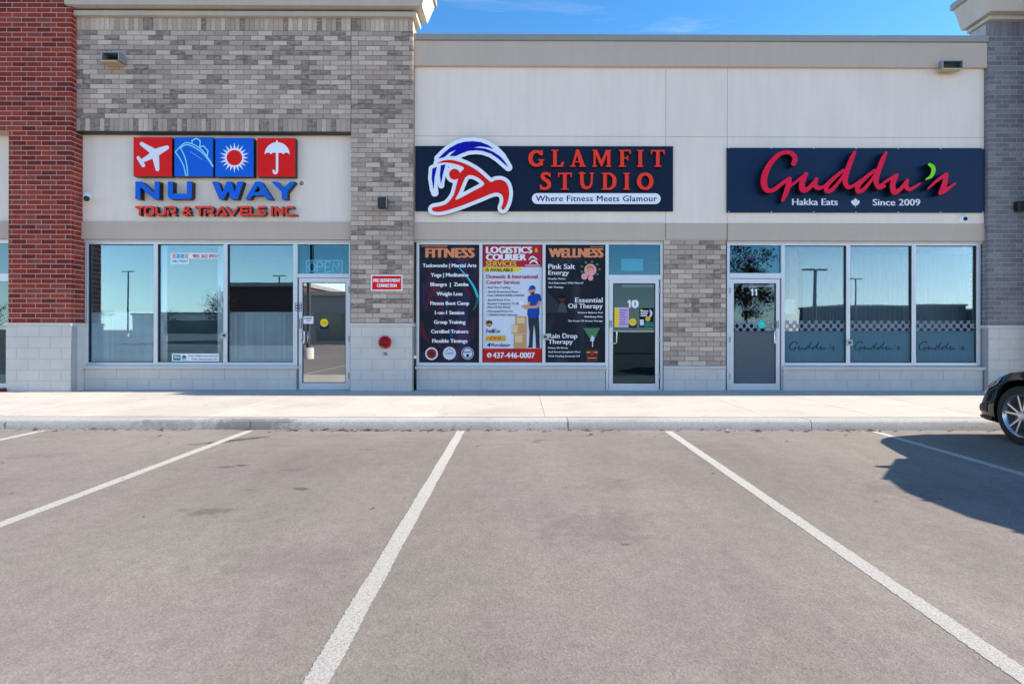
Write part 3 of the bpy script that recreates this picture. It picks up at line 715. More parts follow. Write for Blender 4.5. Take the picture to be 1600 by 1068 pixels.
# ---------- taupe brick pier
gp = thing('taupe_brick_pier', 'tall taupe brick pier between the travel agency and the fitness studio', 'brick pier', ((tpx + tx1) / 2, YG, SWZ))
zp1, zp0 = Z(600, 504.6, YG), Z(600, 509.7, YG)
MB().box(tpx + 0.004, tx1 - 0.008, YG + 0.005, YS + 0.22, zp1, ztb + 0.05).build('brick_backing', M_MORT, gp)
MB().box(tx1 - 0.0075, tx1 - 0.001, YG + 0.02, YS + 0.0, zp1, ztb).build('end_return', M_GBI, gp)
run = courses(tpx + 0.006, tx1, zp1 + 0.005, zsol1)
run.sort(key=lambda q: q[1])
lay(gp, run[:300], YG, M_GB, 0.06); lay_stuff(gp, run[300:], YG, M_GBI)
lay(gp, soldiers(tpx + 0.006, tx1, zsol1, ztb), YG, M_GB, name='soldier_brick')
MB().box(tpx - 0.01, tx1 + 0.02, YG - 0.03, YS + 0.1, zp0, zp1).build('coping_stone', M_COP, gp, bevel=0.005)
blocks(gp, tpx, tx1, SWZ, zp0, YG - 0.01)

# ---------- fitness studio bay
fx0, fx1 = tx1, X(1136.5, YS); fj = X(1040, YS)
fs = thing('fitness_studio_building', 'cream stucco fitness studio bay with three posters in its window and door ten', 'shop building', ((fx0 + fx1) / 2, YS, SWZ))
rs = thing('restaurant_building', 'cream stucco restaurant bay with frosted windows and a dark blue sign', 'shop building', ((fx1 + 8.65) / 2, YS, SWZ))
rxe = X(1540, YS)
def stucco_bay(parent, xs, zt, zj):
    for a, b in zip(xs[:-1], xs[1:]):
        for z0, z1 in ((zl1, zj - 0.004), (zj + 0.004, zt)):
            MB().box(a + 0.004, b - 0.004, YS, YS + 0.2, z0, z1).build('stucco_panel', M_ST, parent, bevel=0.003)
    MB().box(xs[0], xs[-1], YS + 0.01, YS + 0.19, zl1 + 0.01, zt).build('joint_backing', M_TP, parent)
px0e = X(1546, YP)
zf1, zf0, zcap = zst(67), zst(105.5), zst(57)
zjoint = zst(213)
stucco_bay(fs, [fx0, fj, fx1], zf0 + 0.05, zjoint); stucco_bay(rs, [fx1, rxe], zf0 + 0.05, zjoint)
for p_, a, b in ((fs, fx0, fx1), (rs, fx1, px0e - 0.003)):
    MB().box(a, b, YS - 0.07, YS + 0.3, zf0, zf1).build('parapet_band', M_TP, p_, bevel=0.004)
    MB().box(a, b, YS - 0.1, YS + 0.34, zf1 + 0.002, zcap).build('parapet_cap', M_CAP, p_, bevel=0.006)
for p_, a, b, dz in ((fs, fx0, fj - 0.006, 0), (fs, fj + 0.006, fx1 - 0.006, 0.035), (rs, fx1 + 0.006, rxe, 0)):
    MB().box(a, b, YS - 0.012 + (0.01 if dz else 0), YS + 0.2, zl0 + dz, zl1 - 0.003).build('lintel_band', M_TP, p_, bevel=0.004)
    if not dz: MB().box(a, b, YS + 0.03, YS + 0.2, Z(812, 378.5, YS), zl0 - 0.004).build('soffit_trim', M_COP, p_)
MB().box(fj + 0.006, fx1 - 0.006, YS + 0.01, YS + 0.15, zl0 + 0.01, zl0 + 0.033).build('shelf_angle', M_COP, fs)
WT2, WB2 = 382.6, 566
window(fs, 655.5, 749, WT2, WB2, jl=4, jr=2.4); window(fs, 753.8, 847.4, WT2, WB2, jl=2.4, jr=2.4); window(fs, 852, 945.4, WT2, WB2, jl=2.4, jr=1)
door_frame(fs, 946, 1036.5, 950.5, 1031, 429.6, 437, WT2, gmat=M_GLT)
door(fs, 951.5, 1029.5, 957.5, 1023.7, 607, 442.5, 598.8, True, gmat=M_GLQ)
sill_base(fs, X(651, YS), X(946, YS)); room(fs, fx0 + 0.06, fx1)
# brick panel between the two doors
bp0, bp1 = X(1037, YS), X(1134.5, YS); bz0, bz1 = Z(1086, 571.5, YS), zl0 + 0.008
MB().box(bp0, bp1, YS + 0.008, YS + 0.3, SWZ, bz1).build('brick_backing', M_MORT, fs)
lay(fs, courses(bp0 + 0.003, bp1, bz0 + 0.003, bz1), YS, M_GB)
MB().box(bp0, bp1, YS - 0.03, YS + 0.1, Z(1086, 576, YS), bz0).build('coping_stone', M_COP, fs, bevel=0.005)
blocks(fs, bp0, bp1, SWZ, Z(1086, 576, YS), YS - 0.008)

# ---------- restaurant bay
door_frame(rs, 1134.7, 1224.5, 1139, 1219.8, 426.7, 435, 383.4, gmat=M_GLT)
door(rs, 1139.8, 1218.8, 1146.3, 1212.5, 607, 442.5, 598.8, False, gmat=M_GLF)
RW = [(1225.2, 1321.3), (1327.3, 1423.7), (1430.0, 1525.3)]
for i, (a, b) in enumerate(RW): window(rs, a, b, 383.8, 566.4, gmat=M_GLB, jl=0.7 if i == 0 else 3, jr=6 if i == 2 else 3, twist=(0.001, -0.002, 0.0015)[i])
sill_base(rs, X(1224.8, YS), rxe - 0.02); room(rs, fx1 + 0.2, 9.3)

# ---------- slate brick tower
px0 = X(1546, YP)
sp = thing('slate_brick_tower', 'dark slate grey brick tower with a cream flared cornice beside the restaurant', 'brick tower', (9.2, YP, SWZ))
zq1, zq0 = Z(1560, 508, YP), Z(1560, 512.6, YP); zq = Z(1548, 32.5, YP)
pe = 9.36
MB().box(px0 + 0.005, pe, YP + 0.003, 10.86, zq1, 7.5).build('brick_backing', M_MORT_P, sp)
zq2 = Z(1560, 56, YP)
lay(sp, courses(px0, pe, zq1 + 0.004, zq2), YP, M_PB); lay(sp, soldiers(px0, pe, zq2, zq), YP, M_PB, name='soldier_brick')
m = MB(); nn = int(round((zq2 - zq1) / 0.089)); ch = (zq2 - zq1) / nn
for i in range(nn):
    z = zq1 + (i + 0.5) * ch; y = YP + 0.065 if i % 2 else YP + 0.12
    if i % 2 == 0: m.box(px0 + 0.002, px0 + 0.02, YP + 0.064, YP + 0.11, z - 0.039, z + 0.039)
    while y < 10.85: m.box(px0 + 0.002, px0 + 0.02, y, min(y + BL, 10.855), z - 0.039, z + 0.039); y += BL + BJ
o = m.build('return_bricks', brick_mat('slate_brick_joined', PB, GS, True, None, 0.25), sp); o['kind'] = 'stuff'
MB().box(px0 - 0.03, pe, YP - 0.03, YW + 0.1, zq0, zq1).build('coping_stone', M_COP, sp, bevel=0.005)
blocks(sp, px0, pe, SWZ, zq0, YP - 0.012)
MB().box(px0 + 0.002, px0 + 0.02, YP + 0.11, YW + 0.1, SWZ, zq0 - 0.001).build('block_return', M_BLK, sp)
# the bay beyond, outside the frame, stands forward and throws the long shadow along the shopfronts
MB().box(9.42, 16, YS - 0.55, 10.86, SWZ, 7.95).build('forward_bay', M_PB, sp)
MB().box(px0 - 0.05, 9.41, YP - 0.085, 10.865, zq + 0.004, Z(1550, 22, 10.33)).build('cornice_moulding', M_CN, sp, bevel=0.006)
MB().frustum((px0 - 0.135, 9.41, YP - 0.215, 10.89), (px0 - 0.22, 9.41, YP - 0.33, 10.97), Z(1550, 15.4, 10.2), 7.5).build('cornice', M_CN, sp)
MB().box(px0 - 0.26, 9.41, YP - 0.37, 11.01, 7.502, 7.62).build('cornice_cap', M_CAP, sp)
lay_stuff(sp, courses(9.43, 15.99, SWZ + .002, 7.94), YS - 0.558, MATS['slate_brick_joined'], 0.007, 'forward_brick_courses')
fbm = MB(); nn = int((7.94 - SWZ) / .089)
for i in range(nn):
    y = YS - 0.55 + (0 if i % 2 else .13); z = SWZ + (i + .5) * .089
    if i % 2 == 0: fbm.box(9.412, 9.419, YS - .55, YS - .43, z - .039, z + .039)
    while y < 10.4: fbm.box(9.412, 9.419, y, min(y + BL, 10.41), z - .039, z + .039); y += BL + BJ
fbm.build('forward_return_bricks', MATS['slate_brick_joined'], sp)['kind'] = 'stuff'
# roof slab and rear wall close the row behind the parapets
MB().box(-10.4, 16, YS + 0.35, 24, 5.6, 5.8).build('roof', M_CAP, sp)
MB().box(-10.4, 16, 24, 24.2, SWZ, 6.4).build('rear_wall', M_ST, sp)
MB().box(15.8, 16, 10.9, 24, SWZ, 5.6).build('end_wall', M_ST, sp)

# ------------------------------------------------------------------ shop signs
def letter_parts(parent, fld, shapes, m, Y, depth, mats, name='letter'):
    for f in shapes: extrude(MB(), [m(l) for l in fld.loops(f)], Y, depth).build(name, mats, parent)

# travel agency: four icon boxes, two lines of channel letters
YL = YS - 0.13
m5 = mapper(5.087, 190, 190)
tg = thing('shop_sign', 'travel agency sign of four red and blue icon boxes over blue and red lettering', 'sign', (X(336, YS), YS, Z(336, 340, YS)))
boxes = [(100, 405, 128, 438, S_RED, 'icon_box'), (425, 730, 128, 438, S_BLUE, 'icon_box'), (748, 1050, 133, 440, S_BLUE, 'icon_box'), (1080, 1380, 134, 440, S_RED, 'icon_box')]
ib = []
for x0, x1, y0, y1, mt, nm in boxes:
    q = m5([(x0, y0), (x1, y0), (x1, y1), (x0, y1)]); mb = MB(); extrude(mb, [q], YL, 0.115); ib.append(mb.build(nm, [mt, M_BLACK], tg))
p = Print(YL - 0.002, m5)
fd = Field(100, 120, 405, 440, 3)
f = np.minimum.reduce([fd.stroke([(365, 210, 17), (285, 248, 29), (215, 292, 20), (160, 320, 13)]), fd.stroke([(138, 291, 13), (178, 352, 15)], False), fd.stroke([(164, 181, 15), (270, 250, 27)], False), fd.stroke([(290, 383, 15), (272, 262, 30)], False)])
p.loops(fd.loops(f), I_WHITE); p.build('aeroplane_icon', ib[0])
p = Print(YL - 0.002, m5)
for st in ([(430, 245), (470, 205), (510, 172), (560, 180), (620, 212), (670, 262), (728, 352)], [(470, 215), (515, 188), (560, 198), (630, 240), (680, 290), (728, 360)], [(430, 245), (470, 300), (500, 365), (515, 432)], [(474, 215), (508, 290), (525, 370), (529, 432)],
           [(565, 182), (562, 155), (597, 136), (628, 156), (625, 208)], [(628, 208), (652, 196), (690, 235), (684, 276)]):
    p.stroke([(x, y, 4.5) for x, y in st], S_SKYL, len(st) > 5 or st[0][0] < 500)
for k in range(6): p.rect(550 + k * 17, 243 + k * 11, 560 + k * 17, 249 + k * 11, S_SKYL)
p.build('ship_icon', ib[1])
p = Print(YL - 0.002, m5)
for k in range(20):
    a = 2 * math.pi * k / 20; r0, r1, w = 68, 120 if k % 2 else 112, 0.15
    p.tris([(899 + r0 * math.cos(a - w), 290 + r0 * math.sin(a - w)), (899 + r1 * math.cos(a), 290 + r1 * math.sin(a)), (899 + r0 * math.cos(a + w), 290 + r0 * math.sin(a + w))], [(0, 1, 2)], S_WHITE, k == 0)
p.disc(899, 290, 74, S_WHITE); p.disc(899, 290, 62, S_RED); p.build('sun_icon', ib[2])
p = Print(YL - 0.002, m5)
fd = Field(1130, 140, 1350, 440, 3)
dome = np.maximum(fd.poly([(1237 + 99 * math.cos(a), 262 + 95 * math.sin(a)) for a in np.linspace(math.pi, 2 * math.pi, 24)]), -np.minimum.reduce([fd.circle(1164, 276, 27), fd.circle(1212, 276, 27), fd.circle(1262, 276, 27), fd.circle(1310, 276, 27)]))
f = np.minimum.reduce([dome, fd.cap((1235, 158), (1235, 175), 7, 7), fd.stroke([(1237, 250, 9), (1237, 395, 9)], False), fd.stroke([(1237, 395, 9), (1230, 410, 9), (1215, 410, 9), (1209, 392, 8)], True)])
p.loops(fd.loops(f), S_WHITE); p.build('umbrella_icon', ib[3])
fd = Field(95, 465, 1400, 635, 4)
T = 37
def seg(*pts, w=T, ext=None):
    return np.minimum.reduce([fd.bar(a, b, w, ext) for a, b in zip(pts[:-1], pts[1:])])
def letters_nuway():
    y0, y1 = 478, 618
    Nn = np.minimum.reduce([fd.poly([(115, y0), (155, y0), (155, y1), (115, y1)]), fd.poly([(267, y0), (306, y0), (306, y1), (267, y1)]), fd.poly([(115, y0), (165, y0), (306, y1 - 12), (306, y1), (262, y1), (115, y0 + 10)])])
    U = np.minimum.reduce([fd.poly([(372, y0), (412, y0), (412, 580), (372, 600)]), fd.poly([(522, y0), (562, y0), (562, 600), (522, 580)]), fd.poly([(372, 575), (562, 575), (562, 600), (545, y1), (390, y1), (372, 600)])])
    Wl = [(720, y0), (768, y0), (800, 560), (842, y0), (880, y0), (905, 560), (930, y0), (972, y0), (935, y1), (880, y1), (855, 545), (818, y1), (775, y1)]
    Wf = fd.poly([(720, y0), (766, y0), (805, 565), (838, 478), (876, 478), (900, 565), (925, y0), (971, y0), (925, y1), (872, y1), (850, 552), (815, y1), (778, y1)])
    A = np.maximum(fd.poly([(1065, y0), (1110, y0), (1202, y1), (1152, y1), (1136, 588), (1042, 588), (1024, y1), (984, y1)]), -fd.poly([(1087, 512), (1118, 562), (1056, 562)]))
    Yy = fd.poly([(1190, y0), (1240, y0), (1290, 530), (1340, y0), (1385, y0), (1318, 560), (1318, y1), (1272, y1), (1272, 560)])
    return [Nn, U, Wf, A, Yy]
letter_parts(tg, fd, letters_nuway(), m5, YL, 0.12, [S_BLUE, M_BLACK])
p = Print(YS - 0.004, m5)
p.stroke([(1431 + 13 * math.cos(a), 491 + 13 * math.sin(a), 2.6) for a in np.linspace(0, 2 * math.pi, 13)], I_BLACK); p.text('R', 1426, 1437, 484, 498, I_BLACK, 0.03); p.build('registered_mark', tg)
fd = Field(100, 660, 1410, 765, 3)
LW = 17
y0, y1, ym = 681, 741, 711
def seg(*pts, w=LW, ext=None): return np.minimum.reduce([fd.bar(a, b, w, ext) for a, b in zip(pts[:-1], pts[1:])])
def O_(a, b): return seg((a + 14, y0), (b - 14, y0), (b, y0 + 16), (b, y1 - 16), (b - 14, y1), (a + 14, y1), (a, y1 - 16), (a, y0 + 16), (a + 14, y0), ext=5)
def T_(a, b): c = (a + b) / 2 + 4; return np.minimum(seg((a, y0), (b, y0)), seg((c, y0), (c, y1)))
def R_(a, b): return np.minimum(seg((a, y0), (b - 12, y0), (b, y0 + 12), (b, ym), (b - 14, ym + 9), (a + 22, ym + 9), ext=5), np.minimum(seg((a, ym + 2), (a, y1)), seg((b - 26, ym + 10), (b + 4, y1), ext=7)))
def A_(a, b): c = (a + b) / 2; return seg((a, y1), (c, y0), (b, y1), (a + 34, y1), ext=6)
def E_(a, b): return np.minimum.reduce([seg((b, y0), (a, y0), (a, y1), (b, y1)), seg((a, ym), (b - 6, ym))])
words = [T_(122, 172), O_(190, 258), seg((282, y0), (282, y1 - 14), (296, y1), (336, y1), (350, y1 - 14), (350, y0), ext=5), R_(372, 428),
         seg((552, y1), (503, ym - 14), (503, y0 + 8), (513, y0), (526, y0), (535, y0 + 8), (533, ym - 12), (492, ym + 8), (490, y1 - 9), (500, y1), (522, y1), (548, ym + 2), w=13, ext=4),
         T_(592, 648), R_(664, 728), A_(758, 836), seg((836, y0), (884, y1), (928, y0), ext=6), E_(952, 1005), seg((1026, y0), (1026, y1), (1072, y1)), seg((1140, y0), (1096, y0), (1086, y0 + 12), (1086, ym - 6), (1096, ym), (1130, ym), (1140, ym + 8), (1140, y1 - 10), (1130, y1), (1084, y1), ext=5),
         seg((1196, y0), (1196, y1)), seg((1226, y1), (1226, y0), (1280, y1), (1280, y0), ext=6), seg((1366, y0), (1320, y0), (1306, y0 + 16), (1306, y1 - 16), (1320, y1), (1366, y1), ext=5), fd.bar((1384, 743), (1388, 743), 14)]
letter_parts(tg, fd, words, m5, YL, 0.09, [S_CORAL, M_BLACK])

# fitness studio sign
YB = YS - 0.035
fg = thing('shop_sign', 'dark navy fitness studio sign with a bending red figure logo and orange red letters', 'sign', (X(850, YS), YS, Z(850, 330, YS)))
pa = MB(); extrude(pa, [[(648.5, 228.3), (1051.5, 228.3), (1051.5, 329.8), (648.5, 329.8)]], YB, 0.034); pa.build('sign_panel', [S_NAVY, M_BLACK], fg)
m7 = mapper(7.118, 640, 200)
fd = Field(150, 60, 1210, 1020, 5)
A = fd.poly([(315, 342), (370, 285), (440, 225), (520, 180), (600, 155), (700, 147), (790, 158), (870, 190), (935, 238), (860, 215), (780, 205), (690, 220), (760, 220), (840, 230), (920, 262), (1000, 312), (1060, 378), (1096, 438), (1040, 388), (980, 338), (900, 285), (810, 255), (740, 248), (650, 255), (570, 285), (510, 313), (436, 313), (480, 275), (524, 238), (440, 275), (385, 325)])
Af = fd.poly([(315, 342), (370, 285), (440, 225), (520, 180), (600, 155), (700, 147), (790, 158), (870, 190), (950, 240), (1020, 310), (1096, 438), (1040, 388), (980, 338), (900, 285), (810, 255), (740, 248), (650, 255), (570, 285), (510, 313), (400, 350)])
body = fd.poly(croml([(305, 392), (370, 364), (450, 356), (530, 370), (620, 402), (700, 442), (780, 497), (850, 560), (903, 602), (950, 580), (1010, 576), (1060, 597), (1090, 640), (1105, 710), (1100, 780), (1080, 850), (1050, 903), (1030, 910), (1018, 885), (1035, 840), (1040, 785), (1020, 738), (970, 718), (900, 732), (800, 775), (700, 815), (600, 855), (500, 890), (420, 915), (340, 932), (270, 928), (245, 905), (265, 882), (330, 870), (400, 848), (450, 802), (490, 740), (512, 660), (532, 585), (556, 505), (602, 448), (545, 412), (470, 393), (390, 385)], 4))
hole = fd.poly(croml([(655, 525), (720, 533), (790, 575), (826, 632), (700, 705), (512, 800), (545, 720), (580, 635), (612, 560)], 3))
head = fd.circle(497, 515, 60)
body = np.maximum(body, -hole)
bl1 = fd.poly([(250, 452), (302, 432), (276, 540), (264, 690), (243, 560)]); bl2 = fd.poly([(345, 415), (397, 406), (366, 520), (346, 628), (334, 520)])
red = np.minimum(body, head); blue = np.minimum.reduce([A, bl1, bl2])
white = np.minimum.reduce([Af - 44, body - 42, head - 40, bl1 - 40, bl2 - 34, fd.stroke([(268, 640, 40), (278, 722, 42)], False), fd.stroke([(350, 560, 34), (350, 640, 34)], False)])
YLG = YB - 0.06
backing = extrude(MB(), [m7(l) for l in fd.loops(white)], YLG, 0.055).build('logo_backing', [S_WHITE, M_BLACK], fg)
extrude(MB(), [m7(l) for l in fd.loops(red)], YLG - 0.006, 0.006).build('logo_figure', [S_RED, S_RED], backing)
extrude(MB(), [m7(l) for l in fd.loops(blue)], YLG - 0.006, 0.006).build('logo_swoosh', [S_LOGOB, S_LOGOB], backing)
m6 = mapper(5.926, 800, 210)
fd = Field(130, 120, 1430, 320, 3)
def rc(a, b, c, d): return fd.poly([(a, b), (c, b), (c, d), (a, d)])
def U_(*f): return np.minimum.reduce(f)
y0, y1 = 142, 300
G = U_(np.maximum(fd.stroke([(225 + 58 * math.cos(a), 222 + 64 * math.sin(a), 13 + 7 * abs(math.cos(a))) for a in np.linspace(-0.75, -2 * math.pi + 0.75, 24)], False), -rc(282, 180, 320, 232)), rc(262, 232, 284, 290), rc(240, 230, 297, 243), rc(268, 145, 282, 188))
Ll = U_(rc(378, y0, 412, y1), rc(362, y0, 428, 154), rc(362, 286, 470, y1), fd.poly([(440, 290), (462, 252), (480, 252), (470, y1)]))
A = U_(np.maximum(fd.poly([(592, 140), (618, 140), (676, y1), (634, y1), (600, 190), (568, y1), (548, y1)]), -rc(0, 0, 1, 1)), rc(572, 248, 640, 260), rc(535, 288, 588, y1), rc(620, 288, 682, y1))
Mm = U_(rc(752, y0, 772, y1), rc(878, y0, 908, y1), fd.poly([(752, y0), (786, y0), (826, 240), (868, y0), (895, y0), (832, 296), (820, 296)]), rc(738, 288, 786, y1), rc(864, 288, 918, y1), rc(740, y0, 780, 153), rc(875, y0, 917, 153))
Ff = U_(rc(1000, y0, 1034, y1), rc(986, y0, 1098, 156), rc(986, 288, 1052, y1), rc(1030, 212, 1072, 224), rc(1062, 195, 1074, 242), rc(1084, 144, 1098, 182))
I1 = U_(rc(1168, y0, 1202, y1), rc(1154, y0, 1216, 154), rc(1154, 288, 1216, y1))
Tt = U_(rc(1332, y0, 1366, y1), rc(1284, y0, 1412, 157), rc(1314, 288, 1384, y1), rc(1284, 142, 1297, 184), rc(1400, 142, 1413, 184))
letter_parts(fg, fd, [G, Ll, A, Mm, Ff, I1, Tt], m6, YB - 0.06, 0.06, [S_ORED, M_BLACK])
fd = Field(240, 335, 1330, 530, 3)
y0, y1 = 354, 512
S = U_(fd.stroke([(345, 380, 10), (325, 362, 12), (295, 364, 15), (280, 385, 17), (292, 410, 18), (325, 432, 19), (343, 462, 18), (335, 490, 16), (305, 502, 13), (278, 498, 12), (262, 480, 10)]), rc(342, 355, 355, 396), rc(258, 466, 270, 512))
T2 = U_(rc(470, y0, 504, y1), rc(424, y0, 552, 369), rc(452, 500, 522, y1), rc(424, y0, 437, 396), rc(539, y0, 552, 396))
U2 = U_(fd.stroke([(645, 360, 17), (645, 450, 17), (660, 485, 16), (690, 497, 14), (718, 485, 11), (735, 450, 10), (738, 360, 9)], False), rc(614, y0, 680, 366), rc(716, y0, 758, 366))
D = U_(rc(842, y0, 876, y1), rc(826, y0, 880, 366), rc(826, 500, 880, y1), fd.stroke([(870, 361, 8), (910, 366, 11), (942, 398, 17), (947, 433, 19), (942, 468, 17), (910, 500, 11), (870, 505, 8)]))
I2 = U_(rc(1044, y0, 1078, y1), rc(1030, y0, 1092, 366), rc(1030, 500, 1092, y1))
O = fd.stroke([(1232 + 58 * math.cos(a), 433 + 68 * math.sin(a), 12 + 8 * abs(math.cos(a))) for a in np.linspace(0, 2 * math.pi, 28)], False)
letter_parts(fg, fd, [S, T2, U2, D, I2, O], m6, YB - 0.06, 0.06, [S_ORED, M_BLACK])
fd = Field(170, 530, 1390, 660, 4)
pill = extrude(MB(), [m6(l) for l in fd.loops(fd.cap((232, 594), (1326, 594), 50, 50))], YB - 0.05, 0.05).build('tagline_plate', [S_WHITE, M_BLACK], fg)
p = Print(YB - 0.052, m6); p.text('Where Fitness Meets Glamour', 218, 1342, 566, 619, I_NAVY, 0.012, 0, 1.08); p.build('lettering', pill)

# restaurant sign
gg = thing('shop_sign', 'dark blue restaurant sign with magenta script letters and a green pepper apostrophe', 'sign', (X(1338, YS), YS, Z(1338, 331, YS)))
pa = MB(); extrude(pa, [[(1136, 230.5), (1540, 230.5), (1540, 331.5), (1136, 331.5)]], YB, 0.034); pa.build('sign_panel', [S_NAVY2, M_BLACK], gg)
def z3(l): return [(1120 + a / 5.714, 210 + b / 5.714, c / 5.714) for a, b, c in l]
def z4(l): return [(1340 + a / 6.154, 210 + b / 6.154, c / 6.154) for a, b, c in l]
SCRIPT = [z3([(688, 258, 22), (702, 215, 22), (672, 168, 20), (610, 157, 17), (540, 190, 20), (470, 270, 24), (427, 370, 28), (425, 450, 28), (455, 497, 22), (512, 492, 18), (580, 440, 17), (652, 392, 17)]),
          z3([(654, 392, 18), (640, 455, 23), (618, 525, 22), (590, 588, 13)]),
          z3([(640, 475, 11), (700, 428, 12), (760, 380, 13), (805, 348, 14)]), z3([(800, 352, 17), (765, 430, 26), (772, 490, 27), (822, 480, 19), (892, 402, 16)]), z3([(893, 398, 17), (878, 445, 22), (912, 476, 19), (970, 456, 13), (1040, 400, 13)]),
          z3([(1135, 318, 14), (1060, 378, 17), (990, 450, 21), (984, 502, 19), (1032, 492, 17), (1100, 415, 14), (1145, 350, 13)]), z3([(1238, 152, 12), (1208, 215, 21), (1168, 325, 23), (1150, 412, 23), (1175, 467, 19), (1225, 455, 13), (1300, 400, 12)]),
          z3([(1415, 318, 14), (1340, 378, 17), (1270, 450, 21), (1264, 502, 19), (1312, 492, 17), (1380, 415, 14), (1425, 350, 13)]), z3([(1518, 158, 12), (1488, 220, 21), (1446, 330, 23), (1428, 415, 23), (1455, 470, 19), (1505, 458, 13)]),
          z4([(200, 512, 12), (290, 440, 14), (385, 386, 15)]), z4([(385, 390, 18), (345, 470, 26), (358, 548, 27), (412, 530, 19), (484, 442, 16)]), z4([(488, 440, 17), (470, 490, 22), (505, 525, 18), (560, 500, 13), (612, 466, 7)]),
          z4([(688, 516, 9), (770, 442, 14), (862, 378, 17)]), z4([(866, 382, 19), (850, 450, 25), (830, 520, 26), (805, 560, 18)]), z4([(803, 562, 17), (860, 530, 18), (952, 462, 7)])]
fd = Field(1185, 230, 1500, 320, 0.7)
f = np.minimum.reduce([fd.stroke(s_, True, 6) for s_ in SCRIPT])
extrude(MB(), fd.loops(f), YB - 0.15, 0.148).build('script_lettering', [S_PINK, M_BLACK], gg)
fp = fd.stroke(z4([(700, 285, 15), (733, 308, 20), (738, 350, 20), (715, 400, 15), (668, 426, 7)]))
extrude(MB(), fd.loops(fp), YB - 0.15, 0.148).build('pepper_apostrophe', [S_PEP, M_BLACK], gg)
p = Print(YB - 0.003); p.text('Hakka Eats', 1238, 1310, 310, 320, I_WHITE, 0.02); p.build('lettering', gg); p.text('Since 2009', 1364.5, 1439.5, 310.5, 320.5, I_WHITE, 0.02)
p.build('lettering', gg)
p = Print(YB - 0.003)
leaf = [(0, -8), (1.4, -5), (3.2, -6), (2.8, -2.5), (5, -4.5), (5.5, -3), (7.2, -3), (6.4, -.6), (7.4, .4), (3.6, 3.4), (4, 4.8), (.5, 4.2), (.5, 7.6)]
leaf = leaf + [(-x, y) for x, y in leaf[::-1]][:-1]
fd = Field(-9, -9, 9, 9, 0.4); lp = fd.loops(fd.poly(leaf)); p.loops([[(1337.5 + a * 0.95, 316 + b * 0.95) for a, b in l] for l in lp], I_WHITE); p.build('maple_leaf', gg)
sm = MB()
for k in range(7):
    for yy in (231.2, 330.8): sm.box(X(1139 + k * 66.4 - 0.5, YB), X(1139 + k * 66.4 + 0.5, YB), YB - 0.006, YB, Z(1340, yy + 0.7, YB), Z(1340, yy - 0.7, YB))
sm.build('screw', S_WHITE, gg)

# ------------------------------------------------------------------ window posters
YPO = YW - 0.012
def sheet(name, label, x0, y0, x1, y1, mat, Y=YPO, cat='poster', group=None, th=0.004):
    m = MB(); m.box(X(x0, Y), X(x1, Y), Y, Y + th, Z((x0 + x1) / 2, y1, Y), Z((x0 + x1) / 2, y0, Y))
    return tag(m.build(name, mat), label, cat, group)
GP = 'posters filling the fitness studio window'
p1 = sheet('window_poster', 'dark poster headed FITNESS listing classes, beside the taupe brick pier', 656.5, 383.2, 748, 565, M_P1, group=GP)
q = mapper(4.856, 640, 370)
p = Print(YPO - 0.001, q)
p.stroke([(375, 232, 3), (432, 298, 5), (485, 375, 8), (522, 465, 10)], I_CYAN); p.stroke([(520, 465, 8), (505, 520, 5), (480, 555, 2)], I_TEAL); p.stroke([(135, 400, 5), (150, 470, 12), (120, 560, 4)], I_DRED); p.stroke([(95, 640, 6), (105, 730, 16), (150, 800, 5)], I_DRED)
p.stroke([(282, 455, 8), (290, 480, 11), (280, 560, 3)], I_DBLU); p.stroke([(300, 700, 4), (318, 745, 12), (312, 790, 5)], I_DBLU); p.stroke([(410, 370, 2), (440, 410, 8), (455, 450, 3)], I_DRED); p.stroke([(300, 180, 3), (310, 200, 8), (290, 240, 2)], I_DRED); p.stroke([(180, 640, 4), (220, 720, 9)], I_FIG)
p.stroke([(235, 770, 3), (225, 820, 8), (240, 840, 4)], I_DRED)
p.build('picture', p1)
p = Print(YPO - 0.009, q)
p.text('FITNESS', 118, 495, 85, 155, I_ORANGE, 0.05, 0, 1.05); p.build('lettering', p1); p.rect(90, 68, 285, 74, I_ORANGE); p.build('rule', p1)
for i, (s, a, b) in enumerate([('Taekwondo | Martial Arts', 98, 507), ('Yoga | Meditation', 160, 445), ('Bhangra  |  Zumba', 157, 448), ('Weight Loss', 205, 402), ('Fitness Boot Camp', 157, 452), ('1-on-1 Session', 192, 415), ('Group Training', 185, 425), ('Certified Trainers', 163, 446), ('Flexible Timings', 172, 440)]):
    y = 217 + 71.4 * i; p.text(s, a, b, y - 14, y + 13, I_WHITE, 0.03); p.build('lettering', p1)
p = Print(YPO - 0.009, q)
p.disc(167, 885, 48, I_WHITE); p.disc(167, 885, 38, I_CRIM); p.poly([(140, 880), (160, 860), (185, 865), (195, 890), (180, 910), (150, 905)], I_BROWN)
p.build('badge', p1); p.disc(303, 882, 49, I_PAPER); p.text('GLAMFIT', 268, 338, 876, 890, I_GREY, 0.01); p.stroke([(275, 868, 2), (300, 850, 2), (330, 868, 2)], I_GREY)
p.build('badge', p1); p.disc(441, 882, 47, I_PAPER); p.disc(441, 882, 43, I_NAVY); p.disc(441, 882, 36, I_PAPER); p.text('KICKFIT', 410, 472, 866, 880, I_NAVY, 0.03); p.disc(441, 900, 12, I_NAVY)
p.build('badge', p1)

